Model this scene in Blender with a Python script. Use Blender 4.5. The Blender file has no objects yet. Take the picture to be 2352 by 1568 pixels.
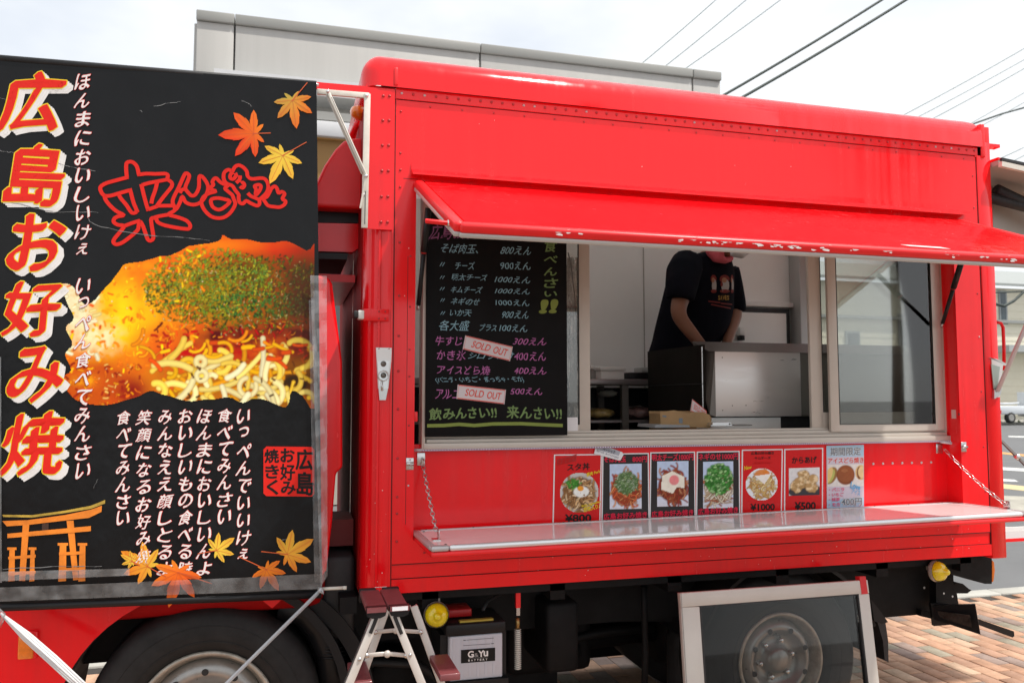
import bpy, bmesh, math, random
import numpy as np
from mathutils import Vector, Matrix, noise
random.seed(7); RNG = np.random.default_rng(7)
R = math.radians
SC = bpy.context.scene; COL = SC.collection
# ------------------------------------------------------------------ camera
YAW, PIT, EYE = R(15.5), R(4.0), 1.52
cd = bpy.data.cameras.new('camera'); cam = bpy.data.objects.new('camera', cd); COL.objects.link(cam)
cam.location = (0, 0, EYE); cam.rotation_euler = (R(90)+PIT, 0, -YAW)
cd.sensor_width = 36; cd.lens = 28.5; cd.clip_start = .05; cd.clip_end = 1500
cd.dof.use_dof = True; cd.dof.focus_distance = 3.05; cd.dof.aperture_fstop = 5.6
SC.camera = cam
# ------------------------------------------------------------------ sky and sun
SUN_EL, SUN_AZ = 62.0, 55.0           # azimuth: degrees to the right of the truck side's normal
w = bpy.data.worlds.new('World'); SC.world = w; w.use_nodes = True
nt = w.node_tree; nt.nodes.clear()
def wn(t, **k):
    n = nt.nodes.new(t)
    for a, b in k.items(): setattr(n, a, b)
    return n
out = wn('ShaderNodeOutputWorld'); bg = wn('ShaderNodeBackground'); bg.inputs[1].default_value = 1.0
sky = wn('ShaderNodeTexSky', sky_type='NISHITA', sun_disc=False)
sky.sun_elevation = R(SUN_EL); sky.sun_rotation = R(180-SUN_AZ); sky.air_density = 1.0; sky.dust_density = 1.5
sc_ = wn('ShaderNodeVectorMath', operation='SCALE'); sc_.inputs['Scale'].default_value = .11
tc = wn('ShaderNodeTexCoord'); mp = wn('ShaderNodeMapping'); mp.inputs['Scale'].default_value = (1, 1, 2.2)
mp.inputs['Rotation'].default_value = (0, 0, .6)
nz = wn('ShaderNodeTexNoise'); nz.inputs['Scale'].default_value = 2.3; nz.inputs['Detail'].default_value = 5; nz.inputs['Roughness'].default_value = .55
rp = wn('ShaderNodeValToRGB'); rp.color_ramp.elements[0].position = .36; rp.color_ramp.elements[0].color = (.74,)*3+(1,)
rp.color_ramp.elements[1].position = .56; rp.color_ramp.elements[1].color = (1,)*3+(1,)
mx = wn('ShaderNodeMixRGB'); mx.inputs['Color2'].default_value = (.67, .69, .71, 1)
L = nt.links.new
L(sky.outputs[0], sc_.inputs[0]); L(tc.outputs['Generated'], mp.inputs[0]); L(mp.outputs[0], nz.inputs[0])
L(nz.outputs[0], rp.inputs[0]); L(rp.outputs[0], mx.inputs[0]); L(sc_.outputs[0], mx.inputs[1])
L(mx.outputs[0], bg.inputs[0]); L(bg.outputs[0], out.inputs[0])
sd = bpy.data.lights.new('sun', 'SUN'); so = bpy.data.objects.new('sun', sd); COL.objects.link(so)
sd.energy = 2.9; sd.angle = R(1.5); sd.color = (1, .95, .88)
el, az = R(SUN_EL), R(SUN_AZ)
sv = Vector((math.cos(el)*math.sin(az), -math.cos(el)*math.cos(az), math.sin(el)))
so.rotation_euler = sv.to_track_quat('Z', 'Y').to_euler(); so.location = (4, -4, 12)
SC.view_settings.view_transform = 'Standard'; SC.view_settings.look = 'None'
SC.view_settings.exposure = .64; SC.view_settings.gamma = 1; SC.view_settings.use_curve_mapping = False
SC.cycles.use_denoising = True; SC.cycles.max_bounces = 12; SC.cycles.diffuse_bounces = 8; SC.cycles.transparent_max_bounces = 12
# ------------------------------------------------------------------ picture measurements -> places on a real plane
FP = 28.5/36*2352
_f = Vector((math.sin(YAW)*math.cos(PIT), math.cos(YAW)*math.cos(PIT), math.sin(PIT)))
_r = Vector((math.cos(YAW), -math.sin(YAW), 0)); _u = _r.cross(_f)
def _ray(px, py): return _f+_r*((px-1176)/FP)-_u*((py-784)/FP)
def D(px, py, Y=3.0): d = _ray(px, py); return Vector((0, 0, EYE))+d*(Y/d.y)      # on the plane y = Y
def G(px, py, Z=0.0): d = _ray(px, py); return Vector((0, 0, EYE))+d*((Z-EYE)/d.z)  # on the level z = Z
NS = 2352/2976
def N(x, y, Y=3.0): return D(x*NS, y*NS, Y)
# ------------------------------------------------------------------ materials
def ramp(nt, fac, stops):
    r = nt.nodes.new('ShaderNodeValToRGB'); e = r.color_ramp.elements
    e[0].position, e[0].color = stops[0][0], tuple(stops[0][1])+(1,)
    e[1].position, e[1].color = stops[-1][0], tuple(stops[-1][1])+(1,)
    for p, c in stops[1:-1]:
        k = e.new(p); k.color = tuple(c)+(1,)
    nt.links.new(fac, r.inputs[0]); return r.outputs[0]
MATS = {}
def mat(name, col, rough=.5, metal=0, spec=.5, coat=0, var=.0, vscale=6, bump=0, bscale=40, stretch=(1,1,1), emit=0, rvar=0, alpha=1, sheen=0, coat_rough=.05):
    if name in MATS: return MATS[name]
    m = bpy.data.materials.new(name); m.use_nodes = True; t = m.node_tree; b = t.nodes['Principled BSDF']
    b.inputs['Base Color'].default_value = (*col, 1); b.inputs['Roughness'].default_value = rough
    b.inputs['Metallic'].default_value = metal; b.inputs['Specular IOR Level'].default_value = spec
    b.inputs['Coat Weight'].default_value = coat; b.inputs['Coat Roughness'].default_value = coat_rough
    b.inputs['Alpha'].default_value = alpha
    if emit: b.inputs['Emission Color'].default_value = (*col, 1); b.inputs['Emission Strength'].default_value = emit
    tcn = t.nodes.new('ShaderNodeTexCoord'); mpn = t.nodes.new('ShaderNodeMapping'); mpn.inputs['Scale'].default_value = stretch
    geo = t.nodes.new('ShaderNodeNewGeometry'); t.links.new(geo.outputs['Position'], mpn.inputs[0])
    if var or rvar:
        n = t.nodes.new('ShaderNodeTexNoise'); n.inputs['Scale'].default_value = vscale; n.inputs['Detail'].default_value = 6; n.inputs['Roughness'].default_value = .65
        t.links.new(mpn.outputs[0], n.inputs[0])
        if var:
            c0 = tuple(max(0, x*(1-var)) for x in col); c1 = tuple(min(1, x*(1+var)) for x in col)
            t.links.new(ramp(t, n.outputs[0], [(.3, c0), (.7, c1)]), b.inputs['Base Color'])
        if rvar:
            mr = t.nodes.new('ShaderNodeMapRange'); mr.inputs[1].default_value = .3; mr.inputs[2].default_value = .7
            mr.inputs[3].default_value = max(0, rough-rvar); mr.inputs[4].default_value = rough+rvar
            t.links.new(n.outputs[0], mr.inputs[0]); t.links.new(mr.outputs[0], b.inputs['Roughness'])
    if bump:
        n2 = t.nodes.new('ShaderNodeTexNoise'); n2.inputs['Scale'].default_value = bscale; n2.inputs['Detail'].default_value = 4
        t.links.new(mpn.outputs[0], n2.inputs[0])
        bp = t.nodes.new('ShaderNodeBump'); bp.inputs['Strength'].default_value = bump; bp.inputs['Distance'].default_value = .01
        t.links.new(n2.outputs[0], bp.inputs['Height']); t.links.new(bp.outputs[0], b.inputs['Normal'])
    MATS[name] = m; return m
def glass_mat(name, tint=(.9, .93, .92), refl=.12, white=0.0):
    m = bpy.data.materials.new(name); m.use_nodes = True; t = m.node_tree; t.nodes.clear()
    o = t.nodes.new('ShaderNodeOutputMaterial'); tr = t.nodes.new('ShaderNodeBsdfTransparent'); tr.inputs[0].default_value = (*tint, 1)
    gl = t.nodes.new('ShaderNodeBsdfGlossy'); gl.inputs['Roughness'].default_value = .02
    fr = t.nodes.new('ShaderNodeFresnel'); fr.inputs[0].default_value = 1.5
    ma = t.nodes.new('ShaderNodeMath'); ma.operation = 'ADD'; ma.inputs[1].default_value = refl-.04; ma.use_clamp = True
    t.links.new(fr.outputs[0], ma.inputs[0]); ms = t.nodes.new('ShaderNodeMixShader')
    t.links.new(ma.outputs[0], ms.inputs[0]); t.links.new(tr.outputs[0], ms.inputs[1]); t.links.new(gl.outputs[0], ms.inputs[2])
    last = ms.outputs[0]
    if white:
        df = t.nodes.new('ShaderNodeBsdfDiffuse'); df.inputs[0].default_value = (.85, .87, .88, 1)
        m2 = t.nodes.new('ShaderNodeMixShader'); ns = t.nodes.new('ShaderNodeTexNoise'); ns.inputs['Scale'].default_value = 22; ns.inputs['Detail'].default_value = 5
        g = t.nodes.new('ShaderNodeNewGeometry'); t.links.new(g.outputs['Position'], ns.inputs[0])
        mr = t.nodes.new('ShaderNodeMapRange'); mr.inputs[1].default_value = .35; mr.inputs[2].default_value = .7
        mr.inputs[3].default_value = white*.45; mr.inputs[4].default_value = white*1.7
        t.links.new(ns.outputs[0], mr.inputs[0]); t.links.new(mr.outputs[0], m2.inputs[0])
        t.links.new(last, m2.inputs[1]); t.links.new(df.outputs[0], m2.inputs[2]); last = m2.outputs[0]
    t.links.new(last, o.inputs[0]); MATS[name] = m; return m
RED = mat('red_paint', (.90, .007, .012), .13, spec=.5, var=.05, vscale=3, bump=.10, bscale=2.2, rvar=.03)
def weather(m, c2, fac=.22):
    t = m.node_tree; b = t.nodes['Principled BSDF']; src = b.inputs['Base Color'].links[0].from_socket
    g = t.nodes.new('ShaderNodeNewGeometry'); mp_ = t.nodes.new('ShaderNodeMapping'); mp_.inputs['Scale'].default_value = (26, 26, .9); n = t.nodes.new('ShaderNodeTexNoise'); n.inputs['Scale'].default_value = 1; n.inputs['Detail'].default_value = 5
    n2 = t.nodes.new('ShaderNodeTexNoise'); n2.inputs['Scale'].default_value = 1.6; n2.inputs['Detail'].default_value = 6; n2.inputs['Roughness'].default_value = .7
    t.links.new(g.outputs['Position'], mp_.inputs[0]); t.links.new(mp_.outputs[0], n.inputs[0]); t.links.new(g.outputs['Position'], n2.inputs[0])
    mu = t.nodes.new('ShaderNodeMath'); mu.operation = 'MULTIPLY'; t.links.new(n.outputs[0], mu.inputs[0]); t.links.new(n2.outputs[0], mu.inputs[1])
    mr = t.nodes.new('ShaderNodeMapRange'); mr.inputs[1].default_value = .22; mr.inputs[2].default_value = .42; mr.inputs[3].default_value = 0; mr.inputs[4].default_value = fac; t.links.new(mu.outputs[0], mr.inputs[0])
    mx_ = t.nodes.new('ShaderNodeMixRGB'); mx_.inputs[2].default_value = (*c2, 1); t.links.new(mr.outputs[0], mx_.inputs[0]); t.links.new(src, mx_.inputs[1]); t.links.new(mx_.outputs[0], b.inputs['Base Color'])
    ad = t.nodes.new('ShaderNodeMath'); ad.operation = 'ADD'; rs = b.inputs['Roughness'].links[0].from_socket if b.inputs['Roughness'].links else None
    if rs: t.links.new(rs, ad.inputs[0]); mm = t.nodes.new('ShaderNodeMath'); mm.operation = 'MULTIPLY'; mm.inputs[1].default_value = .9; t.links.new(mr.outputs[0], mm.inputs[0]); t.links.new(mm.outputs[0], ad.inputs[1]); t.links.new(ad.outputs[0], b.inputs['Roughness'])
weather(RED, (.42, .02, .02))
RED2 = mat('red_paint_weathered', (.86, .010, .014), .36, spec=.55, var=.08, vscale=5)
WHP = mat('white_paint', (.72, .71, .68), .4, var=.05, vscale=12)
CREAMP = mat('cream_bracket_paint', (.68, .66, .58), .4, var=.12, vscale=20)
ALU = mat('anodised_aluminium', (.56, .51, .45), .42, metal=.25, var=.04, vscale=8)
SILV = mat('bright_aluminium', (.74, .75, .75), .28, metal=.9, rvar=.08, vscale=15)
CHROME = mat('zinc_steel', (.62, .61, .6), .25, metal=1, rvar=.1, vscale=30)
STEEL = mat('stainless_steel', (.74, .72, .70), .36, metal=.55, rvar=.1, vscale=8, bump=.01, bscale=30, stretch=(1, 1, 6))
DSTEEL = mat('dark_stainless', (.16, .145, .13), .35, metal=.6)
BLK = mat('black_rubber', (.018, .018, .019), .6, var=.3, vscale=20, bump=.05)
CHAS = mat('black_chassis_steel', (.006, .006, .0065), .6, spec=.2, var=.5, vscale=9, bump=.06, bscale=60)
BLKP = mat('black_plastic', (.010, .010, .011), .42, spec=.3)
TYRE = mat('tyre_rubber', (.018, .0175, .0175), .62, spec=.3, var=.35, vscale=14, bump=.08, bscale=25)
RIM = mat('rim_grey_paint', (.36, .35, .33), .35, metal=.55, var=.15, vscale=18, rvar=.1)
RIMR = mat('rim_edge_worn', (.42, .38, .32), .4, metal=.4, var=.3, vscale=25)
WALLIN = mat('cream_inner_panel', (.82, .81, .78), .45, var=.03, vscale=2)
INFLOOR = mat('grey_floor_sheet', (.45, .44, .42), .6)
VINYL = mat('black_banner_vinyl', (.006, .006, .0065), .26, spec=.24, bump=1.0, bscale=5, var=.25, vscale=7, stretch=(1, 1, .6))
BOARD = mat('blackboard_film', (.006, .006, .0065), .5, spec=.12, var=.3, vscale=6)
COUNTER = mat('white_counter_laminate', (.88, .84, .84), .10, spec=.5, coat=.15, var=.03, vscale=9, bump=.006, bscale=6, coat_rough=.05)
SHADERED = mat('shaded_red_paint', (.30, .003, .004), .65, spec=.15, var=.2)  # red paint with the shade between cab and box put into its colour
def translucent_mat(name, col):
    m = bpy.data.materials.new(name); m.use_nodes = True; t = m.node_tree; t.nodes.clear(); o = t.nodes.new('ShaderNodeOutputMaterial')
    a = t.nodes.new('ShaderNodeBsdfTranslucent'); b_ = t.nodes.new('ShaderNodeBsdfDiffuse'); ms = t.nodes.new('ShaderNodeMixShader'); ms.inputs[0].default_value = .35
    a.inputs[0].default_value = (*col, 1); b_.inputs[0].default_value = (*col, 1)
    t.links.new(a.outputs[0], ms.inputs[1]); t.links.new(b_.outputs[0], ms.inputs[2]); t.links.new(ms.outputs[0], o.inputs[0]); return m
DAYSHEET = translucent_mat('added_translucent_sheet', (.66, .66, .655))  # translucency added so daylight through roof and ceiling brightens the kitchen
GLASS = glass_mat('window_glass', (.87, .88, .86), .10)
GLASS2 = glass_mat('acrylic_sheet', (.78, .79, .78), .018)
FILM = glass_mat('clear_plastic_film', (.9, .9, .9), .10, .13)
FILMW = glass_mat('milky_plastic_film', (.93, .93, .93), .07, .10)
ORANGE = mat('orange_lens', (.85, .20, .01), .12, coat=.8, var=.2, vscale=40)
YEL = mat('yellow_lens', (.80, .66, .01), .10, coat=.9, var=.12, vscale=60)
# ------------------------------------------------------------------ object helpers
def link(o, parent=None):
    COL.objects.link(o)
    if parent is not None: o.parent = parent
    return o
def tag(o, label=None, cat=None, group=None, kind=None):
    if label: o['label'] = label
    if cat: o['category'] = cat
    if group: o['group'] = group
    if kind: o['kind'] = kind
    return o
def thing(name, label, cat, group=None):
    o = bpy.data.objects.new(name, None); COL.objects.link(o); o.empty_display_size = .1
    return tag(o, label, cat, group)
class MB:
    """collects shapes of one mesh object"""
    def __init__(s): s.bm = bmesh.new(); s.mats = []
    def mi(s, m):
        if m is None: return 0
        if m not in s.mats: s.mats.append(m)
        return s.mats.index(m)
    def _mark(s, faces, m, smooth=False):
        i = s.mi(m)
        for f in faces: f.material_index = i; f.smooth = smooth
    def box(s, x0, x1, y0, y1, z0, z1, m=None, bev=0, seg=2, M=None):
        x0, x1 = min(x0, x1), max(x0, x1); y0, y1 = min(y0, y1), max(y0, y1); z0, z1 = min(z0, z1), max(z0, z1)
        b = bmesh.new(); bmesh.ops.create_cube(b, size=1)
        for v in b.verts: v.co = Vector(((x0+x1)/2+v.co.x*(x1-x0), (y0+y1)/2+v.co.y*(y1-y0), (z0+z1)/2+v.co.z*(z1-z0)))
        if bev: bmesh.ops.bevel(b, geom=b.edges[:], offset=min(bev, .49*min(x1-x0, y1-y0, z1-z0)), segments=seg, affect='EDGES', profile=.5)
        s.merge(b, m, M, bool(bev)); return s
    def merge(s, b, m, M=None, smooth=False):
        i = s.mi(m); mp = {}
        for v in b.verts: mp[v] = s.bm.verts.new(M @ v.co if M else v.co)
        for f in b.faces:
            try: g = s.bm.faces.new([mp[v] for v in f.verts]); g.material_index = i; g.smooth = smooth
            except ValueError: pass
        b.free()
    def bar(s, a, b, wid, thk, m=None, up=(0, -1, 0), bev=0):
        """box beam from a to b; wid across, thk along 'up'"""
        a, b = Vector(a), Vector(b); d = b-a; l = d.length; z = Vector(up); x = d.normalized()
        z = (z-x*z.dot(x)).normalized(); y = z.cross(x)
        M = Matrix(((x.x, y.x, z.x, a.x), (x.y, y.y, z.y, a.y), (x.z, y.z, z.z, a.z), (0, 0, 0, 1)))
        return s.box(0, l, -wid/2, wid/2, -thk/2, thk/2, m, bev, M=M)
    def tube(s, pts, r, m=None, n=8, closed=False, caps=True):
        pts = [Vector(p) for p in pts]; k = len(pts); rings = []
        rr = r if hasattr(r, '__len__') else [r]*k
        nrm = None
        for i, p in enumerate(pts):
            if closed: t = pts[(i+1) % k]-pts[i-1]
            else: t = pts[min(i+1, k-1)]-pts[max(i-1, 0)]
            t.normalize()
            if nrm is None:
                nrm = Vector((0, 0, 1)) if abs(t.z) < .9 else Vector((1, 0, 0))
            nrm = (nrm-t*nrm.dot(t)).normalized(); bn = t.cross(nrm)
            rings.append([s.bm.verts.new(p+(nrm*math.cos(2*math.pi*j/n)+bn*math.sin(2*math.pi*j/n))*rr[i]) for j in range(n)])
        fs = []
        for i in range(k if closed else k-1):
            A, B = rings[i], rings[(i+1) % k]
            for j in range(n): fs.append(s.bm.faces.new((A[j], A[(j+1) % n], B[(j+1) % n], B[j])))
        if not closed and caps: fs += [s.bm.faces.new(rings[0][::-1]), s.bm.faces.new(rings[-1])]
        s._mark(fs, m, True); return s
    def lathe(s, prof, c, axis=(0, -1, 0), m=None, n=28):
        """prof: (radius, distance along axis) list"""
        ax = Vector(axis).normalized(); u = Vector((0, 0, 1)) if abs(ax.z) < .9 else Vector((1, 0, 0))
        u = (u-ax*u.dot(ax)).normalized(); v = ax.cross(u); c = Vector(c); rings = []
        for r, h in prof:
            if r < 1e-6: rings.append([s.bm.verts.new(c+ax*h)])
            else: rings.append([s.bm.verts.new(c+ax*h+(u*math.cos(2*math.pi*j/n)+v*math.sin(2*math.pi*j/n))*r) for j in range(n)])
        fs = []
        for A, B in zip(rings, rings[1:]):
            for j in range(n):
                q = [A[j % len(A)], A[(j+1) % len(A)], B[(j+1) % len(B)], B[j % len(B)]]
                q2 = []
                for v_ in q:
                    if v_ not in q2: q2.append(v_)
                if len(q2) > 2:
                    try: fs.append(s.bm.faces.new(q2))
                    except ValueError: pass
        s._mark(fs, m, True); return s
    def slab(s, pts, th, m=None, dirn=(0, 1, 0), smooth=False):
        """flat outline (3-D points) given thickness th along dirn"""
        pts = [Vector(p) for p in pts]; d = Vector(dirn)*th; n = len(pts)
        A = [s.bm.verts.new(p) for p in pts]; B = [s.bm.verts.new(p+d) for p in pts]
        fs = [s.bm.faces.new(A), s.bm.faces.new(B[::-1])]
        for i in range(n): fs.append(s.bm.faces.new((A[i], B[i], B[(i+1) % n], A[(i+1) % n])))
        s._mark(fs, m, smooth); return s
    def quad(s, pts, m=None):
        f = s.bm.faces.new([s.bm.verts.new(Vector(p)) for p in pts]); s._mark([f], m); return s
    def rivet(s, p, r=.005, m=None, axis=(0, -1, 0)):
        return s.lathe([(r, 0), (r*.85, r*.4), (r*.4, r*.62), (0, r*.65)], p, axis, m, 8)
    def build(s, name, m=None, parent=None, kind=None, label=None, recalc=True):
        if recalc: bmesh.ops.recalc_face_normals(s.bm, faces=s.bm.faces[:])
        me = bpy.data.meshes.new(name); s.bm.to_mesh(me); s.bm.free()
        for x in (s.mats or [m]): me.materials.append(x if x is not None else m)
        o = link(bpy.data.objects.new(name, me), parent)
        if kind: o['kind'] = kind
        if label: o['label'] = label
        return o
def box(name, a, m, parent=None, bev=0, **k): return MB().box(*a, bev=bev).build(name, m, parent, **k)
def dup(o, parent=None):
    c = o.copy(); COL.objects.link(c); c.parent = parent if parent is not None else o.parent
    for ch in list(o.children):
        dup(ch, c)
    return c
# ------------------------------------------------------------------ lettering
_gl = {}
def glyphs(sx, off=0.0):
    k = (sx, off)
    if k not in _gl:
        c = bpy.data.curves.new('lettering', 'FONT'); c.body = sx; c.size = 1; c.offset = off; c.resolution_u = 3
        o = bpy.data.objects.new('lettering', c); COL.objects.link(o)
        dg = bpy.context.evaluated_depsgraph_get()
        me = bpy.data.meshes.new_from_object(o.evaluated_get(dg))
        v = np.array([q.co[:2] for q in me.vertices]) if len(me.vertices) else np.zeros((0, 2))
        _gl[k] = (v, [tuple(p.vertices) for p in me.polygons])
        bpy.data.objects.remove(o); bpy.data.curves.remove(c); bpy.data.meshes.remove(me)
    return _gl[k]
class Print:
    """flat print on a surface: lettering and marks, one mesh, several inks"""
    def __init__(s, warp=None): s.v = []; s.f = []; s.fm = []; s.m = []; s.warp = warp; s.lift = 0
    def ink(s, m):
        if m not in s.m: s.m.append(m)
        return s.m.index(m)
    def add(s, pts, faces, m):
        b = len(s.v); i = s.ink(m); s.v += pts
        for f in faces: s.f.append([b+j for j in f]); s.fm.append(i)
    def text(s, sx, quad, m, off=0, ref=None, shear=0, wob=0, lift=0.0, nib=None):
        """quad: bl, br, tr, tl in 3-D; the text's own box fills it"""
        rv = glyphs(ref or sx, 0)[0]
        if len(rv) == 0: return
        lo, hi = rv.min(0), rv.max(0)
        if nib:                       # broad-brush strokes: the glyph swept along a slanted nib, optionally ringed for an outline
            ln, ang, nn = nib; v0, f0 = glyphs(sx, -.004); V = []; F = []; zz = []; rings = [(0, 0)]+[(off*math.cos(q*6.2832/9), off*math.sin(q*6.2832/9)) for q in range(9 if off else 0)]
            for i in range(nn):
                t_ = (i/(nn-1)-.5)*ln
                for rx_, ry_ in rings:
                    n0 = len(V)*len(v0); V.append(v0+np.array([t_*math.cos(ang)+rx_, t_*math.sin(ang)*.8+ry_])); F += [tuple(n0+j for j in q_) for q_ in f0]; zz.append(np.full(len(v0), 6e-6*len(zz)))
            v = np.concatenate(V); f = F; zz = np.concatenate(zz)
        elif off > .012:
            r = off-.006; v0, f0 = glyphs(sx, .006); k = 8 if off < .03 else 14; V, F = [v0], list(f0); zz = [np.zeros(len(v0))]
            rings = [(r, k)]+([(r*.5, 7)] if off > .045 else [])
            for rr_, kk in rings:
                for q in range(kk):
                    a_ = 6.2832*q/kk; n0 = sum(len(x) for x in V); V.append(v0+rr_*np.array([math.cos(a_), math.sin(a_)])); F += [tuple(n0+j for j in t_) for t_ in f0]; zz.append(np.full(len(v0), 8e-6*(len(zz))))
            v = np.concatenate(V); f = F; zz = np.concatenate(zz)
        else: v, f = glyphs(sx, off); zz = 0
        uv = (v-lo)/np.maximum(hi-lo, 1e-6)
        if wob:
            ph = RNG.uniform(0, 6, 4)
            uv = uv+wob*np.stack([np.sin(5*uv[:, 1]+ph[0])+.6*np.sin(9*uv[:, 0]+ph[1]), np.sin(5.5*uv[:, 0]+ph[2])+.6*np.sin(8*uv[:, 1]+ph[3])], 1)
        uv[:, 0] += shear*(uv[:, 1]-.5)
        bl, br, tr, tl = [np.array(q) for q in quad]
        a, b = uv[:, :1], uv[:, 1:]
        P = bl*(1-a)*(1-b)+br*a*(1-b)+tr*a*b+tl*(1-a)*b
        P[:, 1] -= s.lift+lift+zz
        s.add([tuple(p) for p in P], f, m)
    def poly(s, pts, m, lift=0.0):
        s.add([(p[0], p[1]-s.lift-lift, p[2]) for p in pts], [tuple(range(len(pts)))], m)
    def line(s, pts, wd, m, closed=False, lift=0.0):
        P = [Vector(p) for p in pts]; k = len(P); V = []; F = []
        for i, p in enumerate(P):
            t = (P[(i+1) % k]-P[i-1]) if closed else P[min(i+1, k-1)]-P[max(i-1, 0)]
            n = Vector((-t.z, 0, t.x)).normalized()*wd/2
            V += [(p.x+n.x, p.y-s.lift-lift, p.z+n.z), (p.x-n.x, p.y-s.lift-lift, p.z-n.z)]
        for i in range(k if closed else k-1):
            j = (i+1) % k; F.append((2*i, 2*i+1, 2*j+1, 2*j))
        s.add(V, F, m)
    def build(s, name, parent, label=None):
        v = s.v
        if s.warp: v = [s.warp(p) for p in v]
        me = bpy.data.meshes.new(name); me.from_pydata(v, [], s.f)
        for x in s.m: me.materials.append(x)
        me.polygons.foreach_set('material_index', s.fm); me.update()
        o = link(bpy.data.objects.new(name, me), parent)
        if label: o['label'] = label
        return o
def ink(name, c, rough=.45): return mat('ink_'+name, c, rough, spec=.2, var=.06, vscale=30)
I_RED = ink('red', (.72, .02, .012)); I_YEL = ink('yellow', (.85, .62, .03)); I_WHT = ink('white', (.78, .76, .74))
I_BLK = ink('black', (.01, .01, .01)); I_PNK = ink('crimson', (.72, .02, .06)); I_DRED = ink('dark_red', (.55, .01, .01))
C_BLU = ink('pale_blue_chalk', (.24, .42, .50)); C_PNK = ink('pink_chalk', (.45, .14, .36)); C_GRN = ink('green_chalk', (.16, .25, .09))
C_YGR = ink('olive_chalk', (.22, .28, .06)); C_PUR = ink('purple_chalk', (.26, .09, .20))
def quadY(x0, y0, x1, y1, Y, conv=D, slope=0):
    """screen box (x0,y0 top left; x1,y1 bottom right) -> bl br tr tl on plane"""
    d = slope*(x1-x0)
    return [conv(x0, y1, Y), conv(x1, y1+d, Y), conv(x1, y0+d, Y), conv(x0, y0, Y)]
# ------------------------------------------------------------------ printed pictures: painted grids of coloured cells
def vnoise(h, wd, s, oct=3, seed=0):
    g = np.random.default_rng(seed); o = np.zeros((h, wd)); a = 1; tot = 0
    for k in range(oct):
        c = max(2, int(max(h, wd)/s))+2; r = g.random((c, c))
        y = np.linspace(0, (c-1.001)*h/max(h, wd), h); x = np.linspace(0, (c-1.001)*wd/max(h, wd), wd)
        yi, xi = y.astype(int), x.astype(int); fy, fx = (y-yi)[:, None], (x-xi)[None]
        fy = fy*fy*(3-2*fy); fx = fx*fx*(3-2*fx)
        yj, xj = np.minimum(yi+1, c-1), np.minimum(xi+1, c-1)
        o += a*((r[yi][:, xi]*(1-fx)+r[yi][:, xj]*fx)*(1-fy)+(r[yj][:, xi]*(1-fx)+r[yj][:, xj]*fx)*fy)
        tot += a; a *= .5; s = max(1.5, s/2)
    return o/tot
def lerp(a, b, t): return a*(1-t[..., None])+np.array(b)*t[..., None]
def strokes(img, n, seed, region, length, wid, cols, edge=(.12, .04, .01), curl=.35, ang=(0, 6.28)):
    """paint n curved strokes (noodles, shavings) into img"""
    g = np.random.default_rng(seed); h, w_, _ = img.shape
    yy, xx = np.mgrid[0:h, 0:w_]
    for _ in range(n):
        for _t in range(30):
            x, y = g.uniform(0, w_), g.uniform(0, h)
            if region(x/w_, y/h): break
        else: continue
        a = g.uniform(*ang); c = cols[g.integers(len(cols))]; c = np.array(c)*g.uniform(.75, 1.15)
        da = g.normal(0, curl); L_ = g.uniform(*length); ww = g.uniform(*wid); k = max(2, int(L_/max(.6, ww*.22)))
        P = []
        for i in range(k):
            P.append((x, y)); a += (da*.35+g.normal(0, .06))*.45; x += math.cos(a)*L_/k; y += math.sin(a)*L_/k
        P = np.array(P); x0, y0 = np.floor(P.min(0)-ww-2).astype(int); x1, y1 = np.ceil(P.max(0)+ww+2).astype(int)
        x0, y0, x1, y1 = max(0, x0), max(0, y0), min(w_, x1), min(h, y1)
        if x1 <= x0 or y1 <= y0: continue
        sx, sy = xx[y0:y1, x0:x1], yy[y0:y1, x0:x1]
        d = np.min(np.hypot(sx[..., None]-P[:, 0], sy[..., None]-P[:, 1]), -1)
        sub = img[y0:y1, x0:x1]
        e = np.clip(1-(d-ww*.5-.2)/.9, 0, 1)*.55; sub[:] = sub*(1-e[..., None])+np.array(edge)*e[..., None]
        m_ = np.clip((ww*.5-d)/.7+.5, 0, 1); hi = .75+.45*np.clip(1-d/(ww*.5+.01), 0, 1)
        sub[:] = sub*(1-m_[..., None])+(c*hi[..., None])*m_[..., None]
def picture(name, img, corners, parent, alpha=None, lift=.0006, warp=None, m=None, label=None):
    """corners bl br tr tl; img rows from the top; a grid mesh with one colour per cell corner"""
    h, w_, _ = img.shape; bl, br, tr, tl = [np.array(c) for c in corners]
    a = np.linspace(0, 1, w_)[None, :, None]; b = (1-np.linspace(0, 1, h))[:, None, None]
    P = (bl*(1-a)*(1-b)+br*a*(1-b)+tr*a*b+tl*(1-a)*b).reshape(-1, 3); P[:, 1] -= lift
    if warp: P = np.array([warp(tuple(p)) for p in P])
    idx = np.arange(h*w_).reshape(h, w_); q = np.stack([idx[1:, :-1], idx[1:, 1:], idx[:-1, 1:], idx[:-1, :-1]], -1).reshape(-1, 4)
    if alpha is not None:
        am = (alpha > .5).reshape(-1); q = q[am[q].all(1)]
    me = bpy.data.meshes.new(name); me.from_pydata(P.tolist(), [], q.tolist())
    ca = me.color_attributes.new('print', 'FLOAT_COLOR', 'POINT')
    c4 = np.ones((h*w_, 4), np.float32); c4[:, :3] = np.clip(img.reshape(-1, 3), 0, 1); ca.data.foreach_set('color', c4.ravel())
    me.materials.append(m or PRINT); me.update()
    o = link(bpy.data.objects.new(name, me), parent)
    if label: o['label'] = label
    return o
def print_mat(name, rough=.4):
    m = mat(name, (.5, .5, .5), rough, spec=.2); t = m.node_tree; a = t.nodes.new('ShaderNodeVertexColor'); a.layer_name = 'print'
    t.links.new(a.outputs[0], t.nodes['Principled BSDF'].inputs['Base Color']); return m
PRINT = print_mat('printed_picture', .4)
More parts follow.
